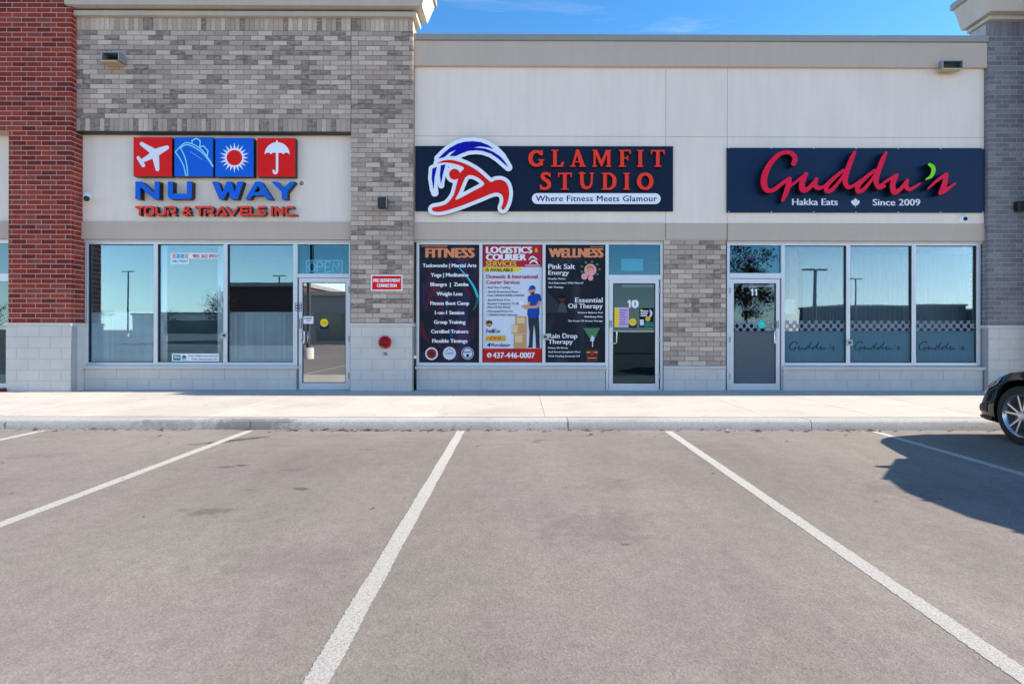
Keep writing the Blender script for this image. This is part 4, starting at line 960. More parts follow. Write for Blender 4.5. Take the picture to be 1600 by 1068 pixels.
p2 = sheet('window_poster', 'pale poster with red header for courier services, between two dark posters', 754.6, 383.2, 846.8, 565.3, I_PAPER, group=GP)
q = mapper(4.858, 740, 370)
p = Print(YPO - 0.001, q)
p.rect(69, 62, 519, 228, I_CRIM); p.build('colour_block', p2); p.poly([(69, 232), (375, 232), (345, 262), (69, 262)], I_YEL); p.build('colour_block', p2); p.rect(69, 846, 519, 948, I_RED); p.build('colour_block', p2)
p = Print(YPO - 0.005, q)
for s, a, b, t_, bs, mt, bo in [('LOGISTICS', 92, 445, 75, 122, I_WHITE, .05), ('&', 462, 490, 84, 115, I_YEL, .01), ('COURIER', 92, 400, 130, 176, I_WHITE, .05), ('SERVICES', 92, 325, 184, 222, I_YEL, .015), ('IS AVAILABLE', 92, 300, 238, 264, I_BLACK, .012), ('Domestic & International', 96, 487, 286, 315, I_CRIM, .02),
                                ('Courier Services', 96, 350, 330, 357, I_CRIM, .02), ('- Real Time Tracking', 94, 278, 376, 391, I_GREY, .015), ('- Special Economical Rates', 94, 338, 408, 423, I_GREY, .015), ('From CANADA-INDIA-CANADA', 106, 386, 436, 451, I_GREY, .015), ('- Special Rates From', 94, 278, 470, 485, I_GREY, .015),
                                ('Reputed Companies To All', 106, 342, 498, 513, I_GREY, .015), ('Parts Of The World', 106, 278, 525, 540, I_GREY, .015), ('- Discounted Prices For', 94, 300, 556, 571, I_GREY, .015), ('CANADA Wide Deliveries', 106, 332, 584, 599, I_GREY, .015),
                                ('437-446-0007', 145, 466, 876, 918, I_WHITE, .024), ('Follow Us On', 235, 350, 852, 864, I_BROWN, .01), ('2150 Bovaird Dr. East, ON Brampton', 155, 432, 927, 940, I_BROWN, .01), ('Purolator', 132, 282, 806, 832, I_NAVY, .01, ), ('Fed', 97, 148, 699, 728, I_PURP, .024), ('Ex', 149, 205, 699, 728, I_GREY, .024)]:
    p.text(s, a, b, t_, bs, mt, bo, 0.25 if s == 'Purolator' else 0); p.build('lettering', p2)
p.poly([(95, 640), (118, 632), (141, 640), (141, 662), (130, 676), (118, 682), (106, 676), (95, 662)], I_UBROWN); p.text('ups', 101, 136, 652, 670, I_GOLD, .04); p.build('logo', p2)
p.rect(95, 748, 243, 790, I_GOLD); p.text('DHL', 122, 218, 757, 780, I_RED, .024, 0.3); p.rect(98, 772, 118, 775, I_RED); p.rect(220, 772, 240, 775, I_RED); p.build('logo', p2)
p.poly([(98, 828), (118, 806), (132, 806), (122, 832), (112, 832), (116, 820)], I_NAVY); p.build('logo', p2); p.disc(120, 896, 18, I_WHITE); p.stroke([(114, 888, 3), (120, 902, 4), (129, 905, 3)], I_RED); p.build('logo', p2)
p = Print(YPO - 0.005, q)
p.stroke([(420, 172, 4), (445, 150, 6), (480, 170, 4)], I_WHITE); p.stroke([(425, 200, 4), (450, 180, 7), (470, 185, 7), (485, 203, 4)], I_WHITE); p.rect(392, 213, 505, 218, I_WHITE); p.build('small_logo', p2)
p = Print(YPO - 0.005, q)
for a, b, c, d, mt in [(305, 738, 402, 845, I_KRAFT), (290, 666, 404, 734, I_KRAFT), (316, 602, 402, 664, I_KRAFT), (315, 745, 370, 800, I_KRAFT2), (290, 668, 335, 725, I_KRAFT2), (328, 612, 388, 655, I_KRAFT2)]: p.rect(a, b, c, d, mt)
p.build('parcel_picture', p2)
p = Print(YPO - 0.005, q)
p.poly([(414, 590), (494, 590), (500, 700), (502, 835), (474, 835), (468, 720), (458, 660), (452, 740), (448, 830), (420, 830), (424, 720), (415, 650)], I_FIG)
p.poly(croml([(412, 455), (440, 438), (480, 430), (505, 440), (514, 480), (500, 500), (498, 540), (492, 606), (414, 608), (410, 540), (412, 500)], 3), I_BLUE)
p.stroke([(500, 495, 11), (480, 528, 11), (430, 532, 10), (385, 525, 10)], I_SKIN); p.stroke([(420, 500, 9), (410, 540, 9), (375, 530, 8)], I_SKIN); p.rect(345, 487, 380, 512, I_WHITE)
p.disc(442, 412, 24, I_SKIN); p.poly([(428, 424), (462, 416), (460, 436), (436, 438)], I_BROWN); p.poly([(418, 400), (425, 375), (448, 366), (468, 378), (470, 398), (430, 402), (404, 406)], I_BLUE)
p.rect(412, 828, 448, 840, I_BROWN); p.rect(474, 833, 504, 844, I_BROWN); p.build('courier_picture', p2)

p3 = sheet('window_poster', 'dark poster headed WELLNESS with rose and green funnel, beside door ten', 852.8, 383.2, 944.8, 565.3, M_P3, group=GP)
q = mapper(4.858, 840, 370)
p = Print(YPO - 0.001, q)
p.poly([(62, 400), (110, 455), (160, 510), (150, 570), (62, 575)], I_FIG)
p.disc(186, 468, 24, I_BROWN); p.poly([(160, 445), (186, 425), (212, 445), (210, 465), (165, 465)], I_BLACK); p.poly([(150, 570), (165, 510), (190, 495), (215, 520), (225, 575)], I_GREY)
fcs = [(400, 250, 46, I_PINK), (355, 300, 24, I_PINK), (402, 312, 20, I_PINK)]
for a in range(9): p.poly([(400 + 68 * math.cos(a * .7) + dx, 245 + 58 * math.sin(a * .7) + dy) for dx, dy in ((-14, 0), (0, -10), (14, 2), (0, 9))], I_LEAF)
for x, y, r, mt in fcs: p.disc(x, y, r, mt)
p.disc(395, 240, 24, I_SKIN); p.disc(412, 255, 14, I_PINK); p.stroke([(375, 235, 3), (400, 222, 3), (425, 245, 3)], I_CRIM)
p.poly([(348, 690), (474, 690), (425, 790), (408, 790)], I_LEAF); p.poly([(398, 790), (412, 745), (432, 765), (428, 790)], I_PAPER); p.rect(414, 790, 421, 835, I_PAPER)
p.poly([(365, 855), (462, 855), (455, 945), (372, 945)], I_BROWN); p.rect(372, 870, 456, 880, I_SKIN); p.disc(414, 880, 16, I_RED); p.rect(380, 915, 450, 922, I_SKIN)
p.build('picture', p3)
p = Print(YPO - 0.018, q)
for s, a, b, t_, bs, mt, bo in [('WELLNESS', 82, 500, 86, 153, I_ORANGE, .05), ('Pink Salt', 80, 284, 206, 243, I_WHITE, .015), ('Energy', 80, 238, 254, 287, I_WHITE, .015), ('Breathe, Detox,', 80, 214, 310, 323, I_WHITE, .02), ('And Rejuvenate With Natural', 80, 345, 342, 355, I_WHITE, .02), ('Salt Therapy', 80, 196, 374, 387, I_WHITE, .02),
                                ('Essential', 284, 494, 460, 497, I_WHITE, .015), ('Oil Therapy', 232, 494, 506, 541, I_WHITE, .015), ('Restore Balance And', 306, 494, 567, 580, I_WHITE, .02), ('Well-Being With', 352, 494, 599, 612, I_WHITE, .02), ('The Power Of Aroma Therapy', 230, 494, 630, 643, I_WHITE, .02),
                                ('Rain Drop', 80, 302, 732, 768, I_WHITE, .015), ('Therapy', 80, 268, 777, 811, I_WHITE, .015), ('Detox, De-Stress', 80, 230, 834, 847, I_WHITE, .02), ('And Boost Lymphatic Flow', 80, 326, 865, 878, I_WHITE, .02), ('With Healing Essential Oil', 80, 320, 897, 910, I_WHITE, .02)]:
    p.text(s, a, b, t_, bs, mt, bo); p.build('lettering', p3)
p.rect(398, 74, 503, 78, I_ORANGE); p.build('rule', p3)

# ------------------------------------------------------------------ things on the travel shop glass
def blind(x0, x1, label):
    Yb = YW + 0.045; a, b = X(x0, Yb), X(x1, Yb); za, zb = Z((x0 + x1) / 2, 566, Yb), Z((x0 + x1) / 2, 490, Yb); n = int((b - a) / 0.05); m = MB()
    t = thing('vertical_blind', label, 'blind', ((a + b) / 2, Yb, za), 'half height blinds in the travel agency windows')
    for i in range(n):
        x = a + (b - a) * (i + .5) / n; w = (b - a) / n * (0.34 if i % 2 else 0.4)
        d = random.uniform(.008, .02); m.add([(x - w, Yb - d, za), (x + w, Yb + d, za), (x + w, Yb + d, zb), (x - w, Yb - d, zb), (x - w, Yb - d + .004, za), (x + w, Yb + d + .004, za), (x + w, Yb + d + .004, zb), (x - w, Yb - d + .004, zb)], [(0, 1, 2, 3), (4, 7, 6, 5), (0, 3, 7, 4), (1, 5, 6, 2), (3, 2, 6, 7), (0, 4, 5, 1)])
    o = m.build('slats', M_BLD, t); o['kind'] = 'stuff'
    MB().box(a, b, Yb - 0.02, Yb + 0.03, zb + 0.001, zb + 0.03).build('head_rail', M_AL, t)
M_BLD = plain('blind_fabric', (0.84, 0.90, 0.93), 0.8)
blind(142.8, 243.6, 'pale blue half height vertical blind in window next to the red pier')
blind(358.5, 459.5, 'pale blue half height vertical blind in window next to the agency door')
YK = YW - 0.003
pc = sheet('window_sign', 'white agency logo and phone number sticker high in the middle travel window', 268, 395.5, 342.5, 404.5, I_WHITE, YK, 'window sign', th=0.0015)
p = Print(YK - 0.0008); p.rect(268, 404.5, 297, 413, I_WHITE)
for k, mt in enumerate((I_PINK, I_CYAN, I_CYAN, I_PINK)): p.rect(270.5 + k * 6.4, 396.8, 276 + k * 6.4, 403.6, mt)
p.text('NU WAY', 270.5, 295.5, 406, 410.4, I_CYAN, .05); p.text('905 362 0937', 302, 342, 397.5, 403, I_CRIM, .02); p.build('lettering', pc)
pc = sheet('window_sign', 'white strip with green emblems and email along the bottom of travel window', 270, 552, 343.5, 564.3, I_WHITE, YK, 'window sign', th=0.0015)
p = Print(YK - 0.0008); p.rect(272, 554, 283.5, 562.5, I_TEAL); p.text('TICO', 273, 282.5, 556, 559.5, I_WHITE, .03); p.poly([(285, 557), (289, 554), (293, 557), (291, 560), (289, 559), (287, 560)], I_TEAL); p.text('IATA', 286, 292, 560, 562.5, I_TEAL, .02)
p.text('Email: info@nuwaytravels.com', 296, 342, 554, 557, I_GREY, .0); p.text('Web: nuwaytravels.com', 300, 340, 559, 562, I_GREY, .0); p.build('lettering', pc)
for xa, xb, lab in ((250.5, 262.5, 'pale side drape inside the middle travel window toward the red pier'), (341, 351.5, 'pale side drape inside the middle travel window toward the agency door')):
    Yc = YW + 0.06; m = MB(); vs = []; n = 10
    for k in range(n + 1): x = X(xa, Yc) + (X(xb, Yc) - X(xa, Yc)) * k / n; yy = Yc + .008 * math.sin(k * 2.1); vs += [(x, yy, Z(300, 565, Yc)), (x, yy, Z(300, 383, Yc))]
    m.add(vs, [(2 * k, 2 * k + 2, 2 * k + 3, 2 * k + 1) for k in range(n)]); o = m.build('curtain', M_BLD, smooth=True); o.modifiers.new('thickness', 'SOLIDIFY').thickness = .003; tag(o, lab, 'curtain')
# dark inner board behind the middle travel window
bd = MB(); Yb2 = YW + 0.5; bd.box(X(262, Yb2), X(340, Yb2), Yb2, Yb2 + 0.05, 0.35, 2.75)
tag(bd.build('display_board', ink('slate_blue_board', (38, 58, 82), 0.3)), 'tall dark blue display board standing inside the middle travel window', 'display board')

def neon(label, x0, y0, x1, y1, mat, Y, frame=True, two=None):
    t = thing('open_sign', label, 'open sign', (X((x0 + x1) / 2, Y), Y, Z((x0 + x1) / 2, y1, Y)))
    p = Print(Y); w = (x1 - x0); h = y1 - y0; r = h * 0.06; g = [(x0 + w * (0.04 + 0.24 * k)) for k in range(4)]; cw = w * 0.17; a, b = y0 + h * .14, y1 - h * .1
    m = MB()
    def tb(pts): m.tube([(X(x, Y), Y, Z(x, y, Y)) for x, y in pts], r * Y / F, 6)
    c = g[0] + cw / 2; tb([(c + cw / 2 * math.cos(k), (a + b) / 2 + (b - a) / 2 * math.sin(k)) for k in np.linspace(0, 2 * math.pi, 17)])
    x = g[1]; tb([(x, b), (x, a), (x + cw * .7, a), (x + cw, a + h * .12), (x + cw, a + h * .26), (x + cw * .7, a + h * .38), (x, a + h * .38)])
    x = g[2]; tb([(x + cw, a), (x, a), (x, b), (x + cw, b)]); tb([(x, (a + b) / 2), (x + cw * .85, (a + b) / 2)])
    x = g[3]; tb([(x, b), (x, a), (x + cw, b), (x + cw, a)])
    m.build('neon_tube', mat, t)
    if frame:
        f = MB(); Y2 = Y + 0.02
        for q0, q1 in (((x0 - 2, y0), (x1 + 2, y0)), ((x1 + 2, y0), (x1 + 2, y1 + 1)), ((x1 + 2, y1 + 1), (x0 - 2, y1 + 1)), ((x0 - 2, y1 + 1), (x0 - 2, y0))): f.tube([(X(q0[0], Y2), Y2, Z(q0[0], q0[1], Y2)), (X(q1[0], Y2), Y2, Z(q1[0], q1[1], Y2))], 0.010, 6)
        f.build('sign_frame', I_TUBE, t)
        MB().box(X(x0 - 3, Y2), X(x1 + 3, Y2), Y2 + 0.02, Y2 + 0.035, Z(x0, y1 + 2, Y2), Z(x0, y0 - 1, Y2)).build('back_plate', ink('teal_acrylic', (10, 92, 124), 0.3), t)
    else:
        MB().box(X(x0, Y), X(x1, Y), Y + 0.012, Y + 0.022, Z(x0, (y0 + y1) / 2 + 2, Y), Z(x0, (y0 + y1) / 2 - 2, Y)).build('tube_rail', M_BLACK, t)
    for xx in (x0 + w * .12, x1 - w * .12):
        MB().tube([(X(xx, Y), Y + 0.03, Z(xx, y0, Y)), (X(xx, Y), Y + 0.03, Z(xx, 384, Y))], 0.003, 5).build('hanging_wire', M_GREYM, t)
I_TUBE = ink('pale_tube', (222, 248, 250), 0.3); I_TUBEP = ink('pink_tube', (240, 120, 190), 0.3)
neon('pale blue framed OPEN sign hanging in the transom over the travel agency door', 481.5, 407, 533, 426.5, I_TUBE, YW + 0.035)
neon('thin pink OPEN sign hanging in the transom over the restaurant door', 1160.5, 397.5, 1190, 408, I_TUBEP, YW + 0.035, False)
ws = sheet('ceiling_notice', 'blank pale panel hanging in the transom over door ten', 971, 404, 1005, 423, ink('pale_teal_panel', (120, 190, 200), 0.4), YW + 0.06, 'panel', th=0.02)

YD = YW - 0.024          # face of the door glass
st = sheet('door_notice', 'small white notice on the travel agency door glass', 474.5, 494, 490, 505.5, I_WHITE, YD, 'notice', th=0.001)
p = Print(YD - 0.0008); p.text('BY APPOINTMENT', 476, 488, 496, 498.5, I_GREY, .02); p.text('ONLY', 478.5, 487, 500, 502, I_GREY, .02); p.build('lettering', st)
def round_sticker(x, y, r, label, wing=True, mt=I_YEL, ring=I_GOLD):
    t = thing('door_sticker', label, 'sticker', (X(x, YD), YD, Z(x, y + r, YD)))
    p = Print(YD - 0.0006)
    if wing: p.poly([(x - r - 1, y + r * .5), (x + r + 1, y + r * .5), (x + r, y + r * 1.55), (x - r, y + r * 1.55)], I_NAVY); p.disc(x, y, r, mt); p.rect(x - r * .7, y - r * .2, x + r * .7, y + r * .05, ring); p.rect(x - r * .5, y + r * .25, x + r * .5, y + r * .4, ring)
    else: p.disc(x, y, r, mt); p.disc(x, y, r * .62, ring); p.stroke([(x - r * .35, y + r * .1, .5), (x, y + r * .35, .5), (x + r * .35, y + r * .1, .5)], mt)
    p.build('printed_face', t)
round_sticker(507, 504, 6.3, 'round yellow sticker on a blue tab on the travel agency door')
round_sticker(988.7, 503, 5.8, 'round yellow sticker on a blue tab between notices on door ten')
round_sticker(1190.6, 507, 6.2, 'round turquoise smiley sticker in the lattice strip of the restaurant door', False, ink('turquoise_ink', (40, 190, 176)), ink('light_turquoise_ink', (70, 214, 200)))
def tall_decal(x, y0, y1, label, mat, Y, cells=3):
    s = sheet('door_decal', label, x - 1.9, y0, x + 1.9, y1, mat, Y, 'decal', th=0.001); p = Print(Y - 0.0008)
    for k in range(cells): yy = y0 + (y1 - y0) * (k + .2) / cells; p.rect(x - 1.1, yy, x + 1.1, yy + (y1 - y0) / cells * .5, I_WHITE)
    p.build('print', s)
tall_decal(463.8, 473, 486, 'navy vertical push decal on the door jamb of the travel agency', I_NAVY, YW - 0.053)
tall_decal(469.9, 473, 486, 'navy vertical push decal on the door leaf of the travel agency', I_NAVY, YD - 0.022)
tall_decal(470, 497, 513.5, 'black and white vertical decal over the travel agency door handle', I_BLACK, YD - 0.022, 5)
tall_decal(954.3, 500, 511, 'black vertical decal above the handle of door ten', I_BLACK, YD - 0.022, 4)
tall_decal(1215.5, 501, 513, 'black vertical decal above the handle of the restaurant door', I_BLACK, YD - 0.022, 4)

n10 = thing('door_number', 'white number 10 on the glass of the fitness studio door', 'number', (X(989, YD), YD, Z(989, 481, YD)))
p = Print(YD - 0.0006); p.text('0', 986.5, 998, 468.5, 480.5, I_WHITE, .05); p.poly([(980.5, 470.5), (983.2, 468.5), (985.4, 468.5), (985.4, 480.5), (982.6, 480.5), (982.6, 472), (980.5, 473)], I_WHITE); p.build('numerals', n10)
n11 = thing('door_number', 'white number 11 and faint script name on the restaurant door glass', 'number', (X(1178, YD), YD, Z(1178, 488, YD)))
p = Print(YD - 0.0006); [p.poly([(x_, 452.8), (x_ + 2.3, 451), (x_ + 4, 451), (x_ + 4, 461.5), (x_ + 1.7, 461.5), (x_ + 1.7, 454), (x_, 455)], I_WHITE) for x_ in (1173.5, 1179.5)]; p.build('numerals', n11)
a = sheet('door_poster', 'yellow and lilac list of services taped on door ten', 960, 480, 982.8, 511, I_MAUVE, YD, 'notice', th=0.001)
p = Print(YD - 0.0008); p.rect(960.4, 480.4, 967, 510.6, I_YEL)
for k in range(7): p.rect(968.5, 484 + k * 3.6, 981 - (k % 3) * 2, 485 + k * 3.6, I_PURP)
p.build('print', a)
a = sheet('door_poster', 'black and teal flyer with dancer taped on door ten', 999.5, 481, 1021.5, 511, I_BLACK, YD, 'notice', th=0.001)
p = Print(YD - 0.0008)
for k in range(3): p.rect(1001, 485 + k * 3.5, 1013 - k, 486.8 + k * 3.5, I_WHITE)
p.rect(1001, 483, 1004, 485, I_YEL); p.disc(1017, 488, 3.5, I_GREY); p.stroke([(1016, 484, 1), (1018, 490, 1.6), (1015, 496, 1)], I_PAPER); p.disc(1012.5, 498, 4, I_GOLD); p.rect(1000, 499, 1006, 508, I_PAPER); p.rect(1007, 503, 1021, 510, I_TEAL); p.build('print', a)
rl = MB(); rl.box(X(958, YW), X(1023.5, YW), YW + 0.01, YW + 0.05, Z(990, 518, YW), Z(990, 516.6, YW)); tag(rl.build('push_bar', M_AL2), 'thin metal push bar across the glass of door ten', 'push bar')

# alarm boxes on the mullions
for x, y, lab in ((352.7, 523.7, 'small grey keypad box on the mullion of the travel windows'), (852, 526, 'small grey keypad box between the courier and wellness posters'), (1327.5, 535, 'small grey keypad box on the mullion of the restaurant windows')):
    Yk = YW - 0.05; t = thing('keypad_box', lab, 'keypad', (X(x, Yk), Yk, Z(x, y + 5, Yk)), 'keypad boxes on window mullions')
    a, b, c, d = X(x - 4.6, Yk), X(x + 4.6, Yk), Z(x, y + 4.6, Yk), Z(x, y - 4.6, Yk)
    MB().box(a, b, Yk - 0.035, Yk, c, d).build('housing', plain('keypad_grey', (0.5, 0.49, 0.46), 0.5) if 'keypad_grey' not in MATS else MATS['keypad_grey'], t, bevel=0.006)
    MB().box(a + 0.025, b - 0.025, Yk - 0.038, Yk - 0.035, c + 0.03, d - 0.03).build('keys', MATS['grey_ink'], t)

# ------------------------------------------------------------------ restaurant glass: frosted film, lattice strip, script, curtains
M_FILM = glass('frosted_film', 0.0, (0.5, 0.55, 0.58))
def film_mat(name='frost_film', c=(0.12, 0.24, 0.315)):
    m = bpy.data.materials.new(name); m.use_nodes = True; t = m.node_tree; t.nodes.clear(); o = t.nodes.new('ShaderNodeOutputMaterial'); mx = N(t, 'ShaderNodeMixShader'); mx.inputs[0].default_value = 0.52
    tr = N(t, 'ShaderNodeBsdfTransparent'); df = N(t, 'ShaderNodeBsdfDiffuse'); df.inputs[0].default_value = tuple(c) + (1,)
    t.links.new(tr.outputs[0], mx.inputs[1]); t.links.new(df.outputs[0], mx.inputs[2]); t.links.new(mx.outputs[0], o.inputs[0]); return m
M_FR = film_mat(); M_FRD = film_mat('grey_frost_film', (0.17, 0.20, 0.23)); M_LAT = ink('lattice_grey', (128, 138, 150), 0.6); M_SCR = ink('script_black', (10, 12, 22), 0.4)
def lattice(x0, x1, y0, y1, Y):
    fd = Field(x0, y0, x1, y1, 0.55); p_ = 11.4; u = fd.gx - x0; v = fd.gy - (y0 + y1) / 2
    def dl(w): return np.abs((w + p_ / 2) % p_ - p_ / 2) / 1.414
    d = np.minimum(dl(u + v), dl(u - v)) - 0.95
    cu = (u + p_ / 4) % (p_ / 2) - p_ / 4
    d = np.minimum(d, np.maximum(np.abs(cu), np.abs(v) - 7.5) - 0.0) if False else d
    e = np.maximum(np.abs(((u + p_ / 2) % p_) - p_ / 2), np.abs(v)) ; d = np.minimum(d, np.abs(e - 2.6) - 0.45)
    d = np.maximum.reduce([d, x0 + .3 - fd.gx, fd.gx - x1 + .3, y0 + .3 - fd.gy, fd.gy - y1 + .3])
    return fd.loops(d, 0, 0.4)
xs = [p_[0] for s_ in SCRIPT for p_ in s_]
def small_script(x0, x1, y0, y1, r):
    sx = (x1 - x0) / (1497 - 1190); sy = (y1 - y0) / (314 - 235)
    return [[(x0 + (a - 1190) * sx, y0 + (b - 235) * sy, c * sx * r) for a, b, c in s_] for s_ in SCRIPT + [z4([(705, 270, 12), (738, 320, 14), (690, 410, 8)])]]
for i, (a, b, lab) in enumerate([(RW[0][0], RW[0][1], 'frosted film with lattice strip and black script on the restaurant window beside the door'), (RW[1][0], RW[1][1], 'frosted film with lattice strip and black script on the middle restaurant window'), (RW[2][0], RW[2][1], 'frosted film with lattice strip and black script on the restaurant window beside the slate tower'), (1146.3, 1212.5, 'frosted film with lattice strip on the restaurant door glass')]):
    Y = YW - 0.003 if i < 3 else YD
    t = thing('window_film', lab, 'window film', (X((a + b) / 2, Y), Y, Z(a, 566, Y)), 'frosted films on the restaurant glass')
    yb = 566 if i < 3 else 598
    MB().box(X(a, Y), X(b, Y), Y - 0.0002, Y + 0.001, Z((a + b) / 2, yb, Y), Z((a + b) / 2, 518, Y)).build('frosted_sheet', M_FR if i < 3 else M_FRD, t)
    p = Print(Y - 0.0005); v, f = fill(lattice(a, b, 500.3, 517.6, Y)); p.tris(v, f, M_LAT); p.build('lattice_strip', t)
    if i < 3:
        x0 = (1233.5, 1336, 1437)[i]; s_ = small_script(x0, x0 + 74.5, 533, 549.5, 0.62)
        fd = Field(x0 - 3, 528, x0 + 80, 555, 0.3); g = np.minimum.reduce([fd.stroke(q_, True, 4) for q_ in s_]); p = Print(YW - 0.0045); p.loops(fd.loops(g), M_SCR); p.build('script_lettering', t)
    else:
        s_ = small_script(1150.5, 1208, 470, 489, 0.6); fd = Field(1146, 464, 1212, 494, 0.3); g = np.minimum.reduce([fd.stroke(q_, True, 4) for q_ in s_]); p = Print(YD - 0.001); p.loops(fd.loops(g), ink('faint_script', (120, 130, 146))); p.build('script_lettering', t)
nt_ = sheet('window_notice', 'pale yellow paper notice inside restaurant window beside the door', 1226.5, 467.5, 1243.5, 490.5, ink('pale_notice', (196, 214, 196)), YW + 0.02, 'notice', th=0.001)
M_CUR = plain('sheer_curtain', (0.30, 0.36, 0.42), 0.8)
M_PNK = ink('pink_drape', (222, 120, 150), 0.7)
cm = MB(); Yc = YW + 0.35; n = 24
a, b = X(1234, Yc), X(1247, Yc)
vs = []
for k in range(n + 1): x = a + (b - a) * k / n; y = Yc + 0.02 * math.sin(k * 1.7); vs += [(x, y, 0.3), (x, y, 2.8)]
cm.add(vs, [(2 * k, 2 * k + 2, 2 * k + 3, 2 * k + 1) for k in range(n)]); o = cm.build('curtain', M_PNK, smooth=True); tag(o, 'narrow pink drape hanging inside the restaurant window beside the door', 'curtain')
sd = o.modifiers.new('thickness', 'SOLIDIFY'); sd.thickness = 0.004
for i, (a, b) in enumerate(RW):
    a_, b_ = X(a + (30 if i == 0 else 4), YW + .6), X(b - 2, YW + .6); m = MB(); n = 60; vs = []
    for k in range(n + 1): x = a_ + (b_ - a_) * k / n; y = YW + .6 + 0.025 * math.sin(k * 1.25); vs += [(x, y, 0.2), (x, y, 2.78)]
    m.add(vs, [(2 * k, 2 * k + 2, 2 * k + 3, 2 * k + 1) for k in range(n)]); o = m.build('curtain', M_CUR, smooth=True); o.modifiers.new('thickness', 'SOLIDIFY').thickness = 0.004
    tag(o, ('sheer grey blue curtain in restaurant window beside the pink drape', 'sheer grey blue curtain in the middle restaurant window', 'sheer grey blue curtain in restaurant window beside the slate tower')[i], 'curtain', 'sheer curtains in the restaurant windows')

# ------------------------------------------------------------------ wall fittings
def scupper(x0, x1, y0, y1, Yw, label, proud, group='roof scuppers on the wall tops'):
    Y = Yw - proud; t = thing('roof_scupper', label, 'scupper', (X((x0 + x1) / 2, Yw), Yw, Z(x0, y1, Yw)), group)
    a, b, c, d = X(x0, Y), X(x1, Y), Z(x0, y1, Y), Z(x0, y0, Y); w = 0.018
    m = MB(); m.box(a, a + w, Y, Yw - 0.001, c, d); m.box(b - w, b, Y, Yw - 0.001, c, d); m.box(a + w, b - w, Y, Yw - 0.001, d - w, d); m.build('scupper_box', M_GREYM, t)
    MB().box(a + w, b - w, Yw - 0.03, Yw - 0.002, c, d - w).build('dark_throat', M_DARK, t)
    MB().box(a - 0.005, b - 0.03, Y - 0.012, Yw - 0.001, c - 0.03, c - 0.001).build('drip_lip', M_GOLD, t)  # glow of the lit underside is put into the lip's gold colour
scupper(159, 187, 82, 95.5, YG, 'scupper box with its lip in lit gold on the taupe brick above the travel sign', 0.2)
scupper(1474, 1507, 92.5, 105.5, YS - 0.07, 'scupper box with its lip in lit gold on the parapet above the restaurant sign', 0.1)
def wall_light(x0, x1, y0, y1, Yw, label, proud=0.13):
    Y = Yw - proud; t = thing('wall_light', label, 'wall light', (X((x0 + x1) / 2, Yw), Yw, Z(x0, y1, Yw)), 'black box lights on the brick piers')
    a, b, c, d = X(x0, Y), X(x1, Y), Z((x0 + x1) / 2, y1, Y), Z((x0 + x1) / 2, y0, Y)
    MB().box(a, b, Y, Yw - 0.03, c, d).build('housing', M_LAMP, t, bevel=0.006)
    MB().box(a + 0.03, b - 0.03, Yw - 0.03, Yw, c + 0.02, d - 0.02).build('wall_bracket', M_LAMP, t)
    MB().box(a + 0.02, b - 0.02, Y + 0.02, Yw - 0.05, c - 0.004, c).build('lens', I_GREY, t)
M_LAMP = plain('black_fixture', (0.010, 0.010, 0.012), 0.4)
wall_light(589.8, 604, 308, 325, YG, 'small black box light on the taupe brick pier')
wall_light(1594, 1606, 313, 328.5, YP, 'small black box light on the slate brick tower')
# bullet camera by the red pier, dome camera under the restaurant sign
sc_ = thing('security_camera', 'white bullet camera with dark lens beside the red brick pier', 'camera', (X(140, YS), YS, Z(140, 312, YS)))
c0 = Vector((X(139, YS), YS, Z(139, 307, YS))); c1 = c0 + Vector((0.06, -0.11, -0.02)); c2 = c0 + Vector((0.16, -0.24, -0.12))
MB().lathe([(0, -0.03), (0.05, -0.03), (0.06, 0)], c0, 'y', 16).build('mount', S_WHITE, sc_, smooth=True)
MB().tube([c0 + Vector((0, -0.03, 0)), c1], 0.018, 8).build('arm', S_WHITE, sc_)
dirv = (c2 - c1).normalized(); MB().tube([c1 - dirv * 0.06, c1 - dirv * 0.05, c1 + dirv * 0.13], [0.03, 0.05, 0.052], 14).build('camera_body', S_WHITE, sc_, smooth=True)
MB().tube([c1 + dirv * 0.13, c1 + dirv * 0.16, c1 + dirv * 0.165], [0.05, 0.046, 0.03], 14).build('lens', M_LAMP, sc_, smooth=True)
dc = thing('security_camera', 'white dome camera with dark eye under the restaurant sign', 'camera', (X(1507, YS), YS, Z(1507, 342, YS)))
cc = (X(1507, YS), YS, Z(1507, 342, YS))
MB().lathe([(0, -0.05), (0.055, -0.045), (0.075, -0.02), (0.078, 0)], cc, 'y', 20).build('housing', S_WHITE, dc, smooth=True)
MB().lathe([(0, -0.085), (0.02, -0.08), (0.036, -0.06), (0.038, -0.045)], cc, 'y', 16).build('eye', M_LAMP, dc, smooth=True)
fsn = thing('fire_sign', 'red sign with white border reading FIRE DEPARTMENT CONNECTION on the taupe pier', 'sign', (X(604, YG), YG, Z(604, 454, YG)))
Yq = YG - 0.012; MB().box(X(579.6, Yq), X(629, Yq), Yq, YG - 0.002, Z(604, 454.3, Yq), Z(604, 429, Yq)).build('plate', I_WHITE, fsn)
p = Print(Yq - 0.001); p.rect(581.6, 431, 627, 452.4, S_RED); p.text('FIRE DEPARTMENT', 583, 625.8, 435.4, 440.4, I_WHITE, .035); p.text('CONNECTION', 589, 620, 443.4, 448.4, I_WHITE, .035); p.build('lettering', fsn)
Yb = YG - 0.01; cf = (X(602, Yb), Yb, Z(602, 534.5, Yb))
fc = thing('fire_connection', 'red fire department hose cap on the pale block base of the taupe pier', 'hose connection', cf)
MB().lathe([(0.118, 0.0), (0.118, -0.02), (0.108, -0.035), (0.088, -0.04)], cf, 'y', 28).build('flange', ink('red_enamel', (190, 26, 38), 0.35), fc, smooth=True)
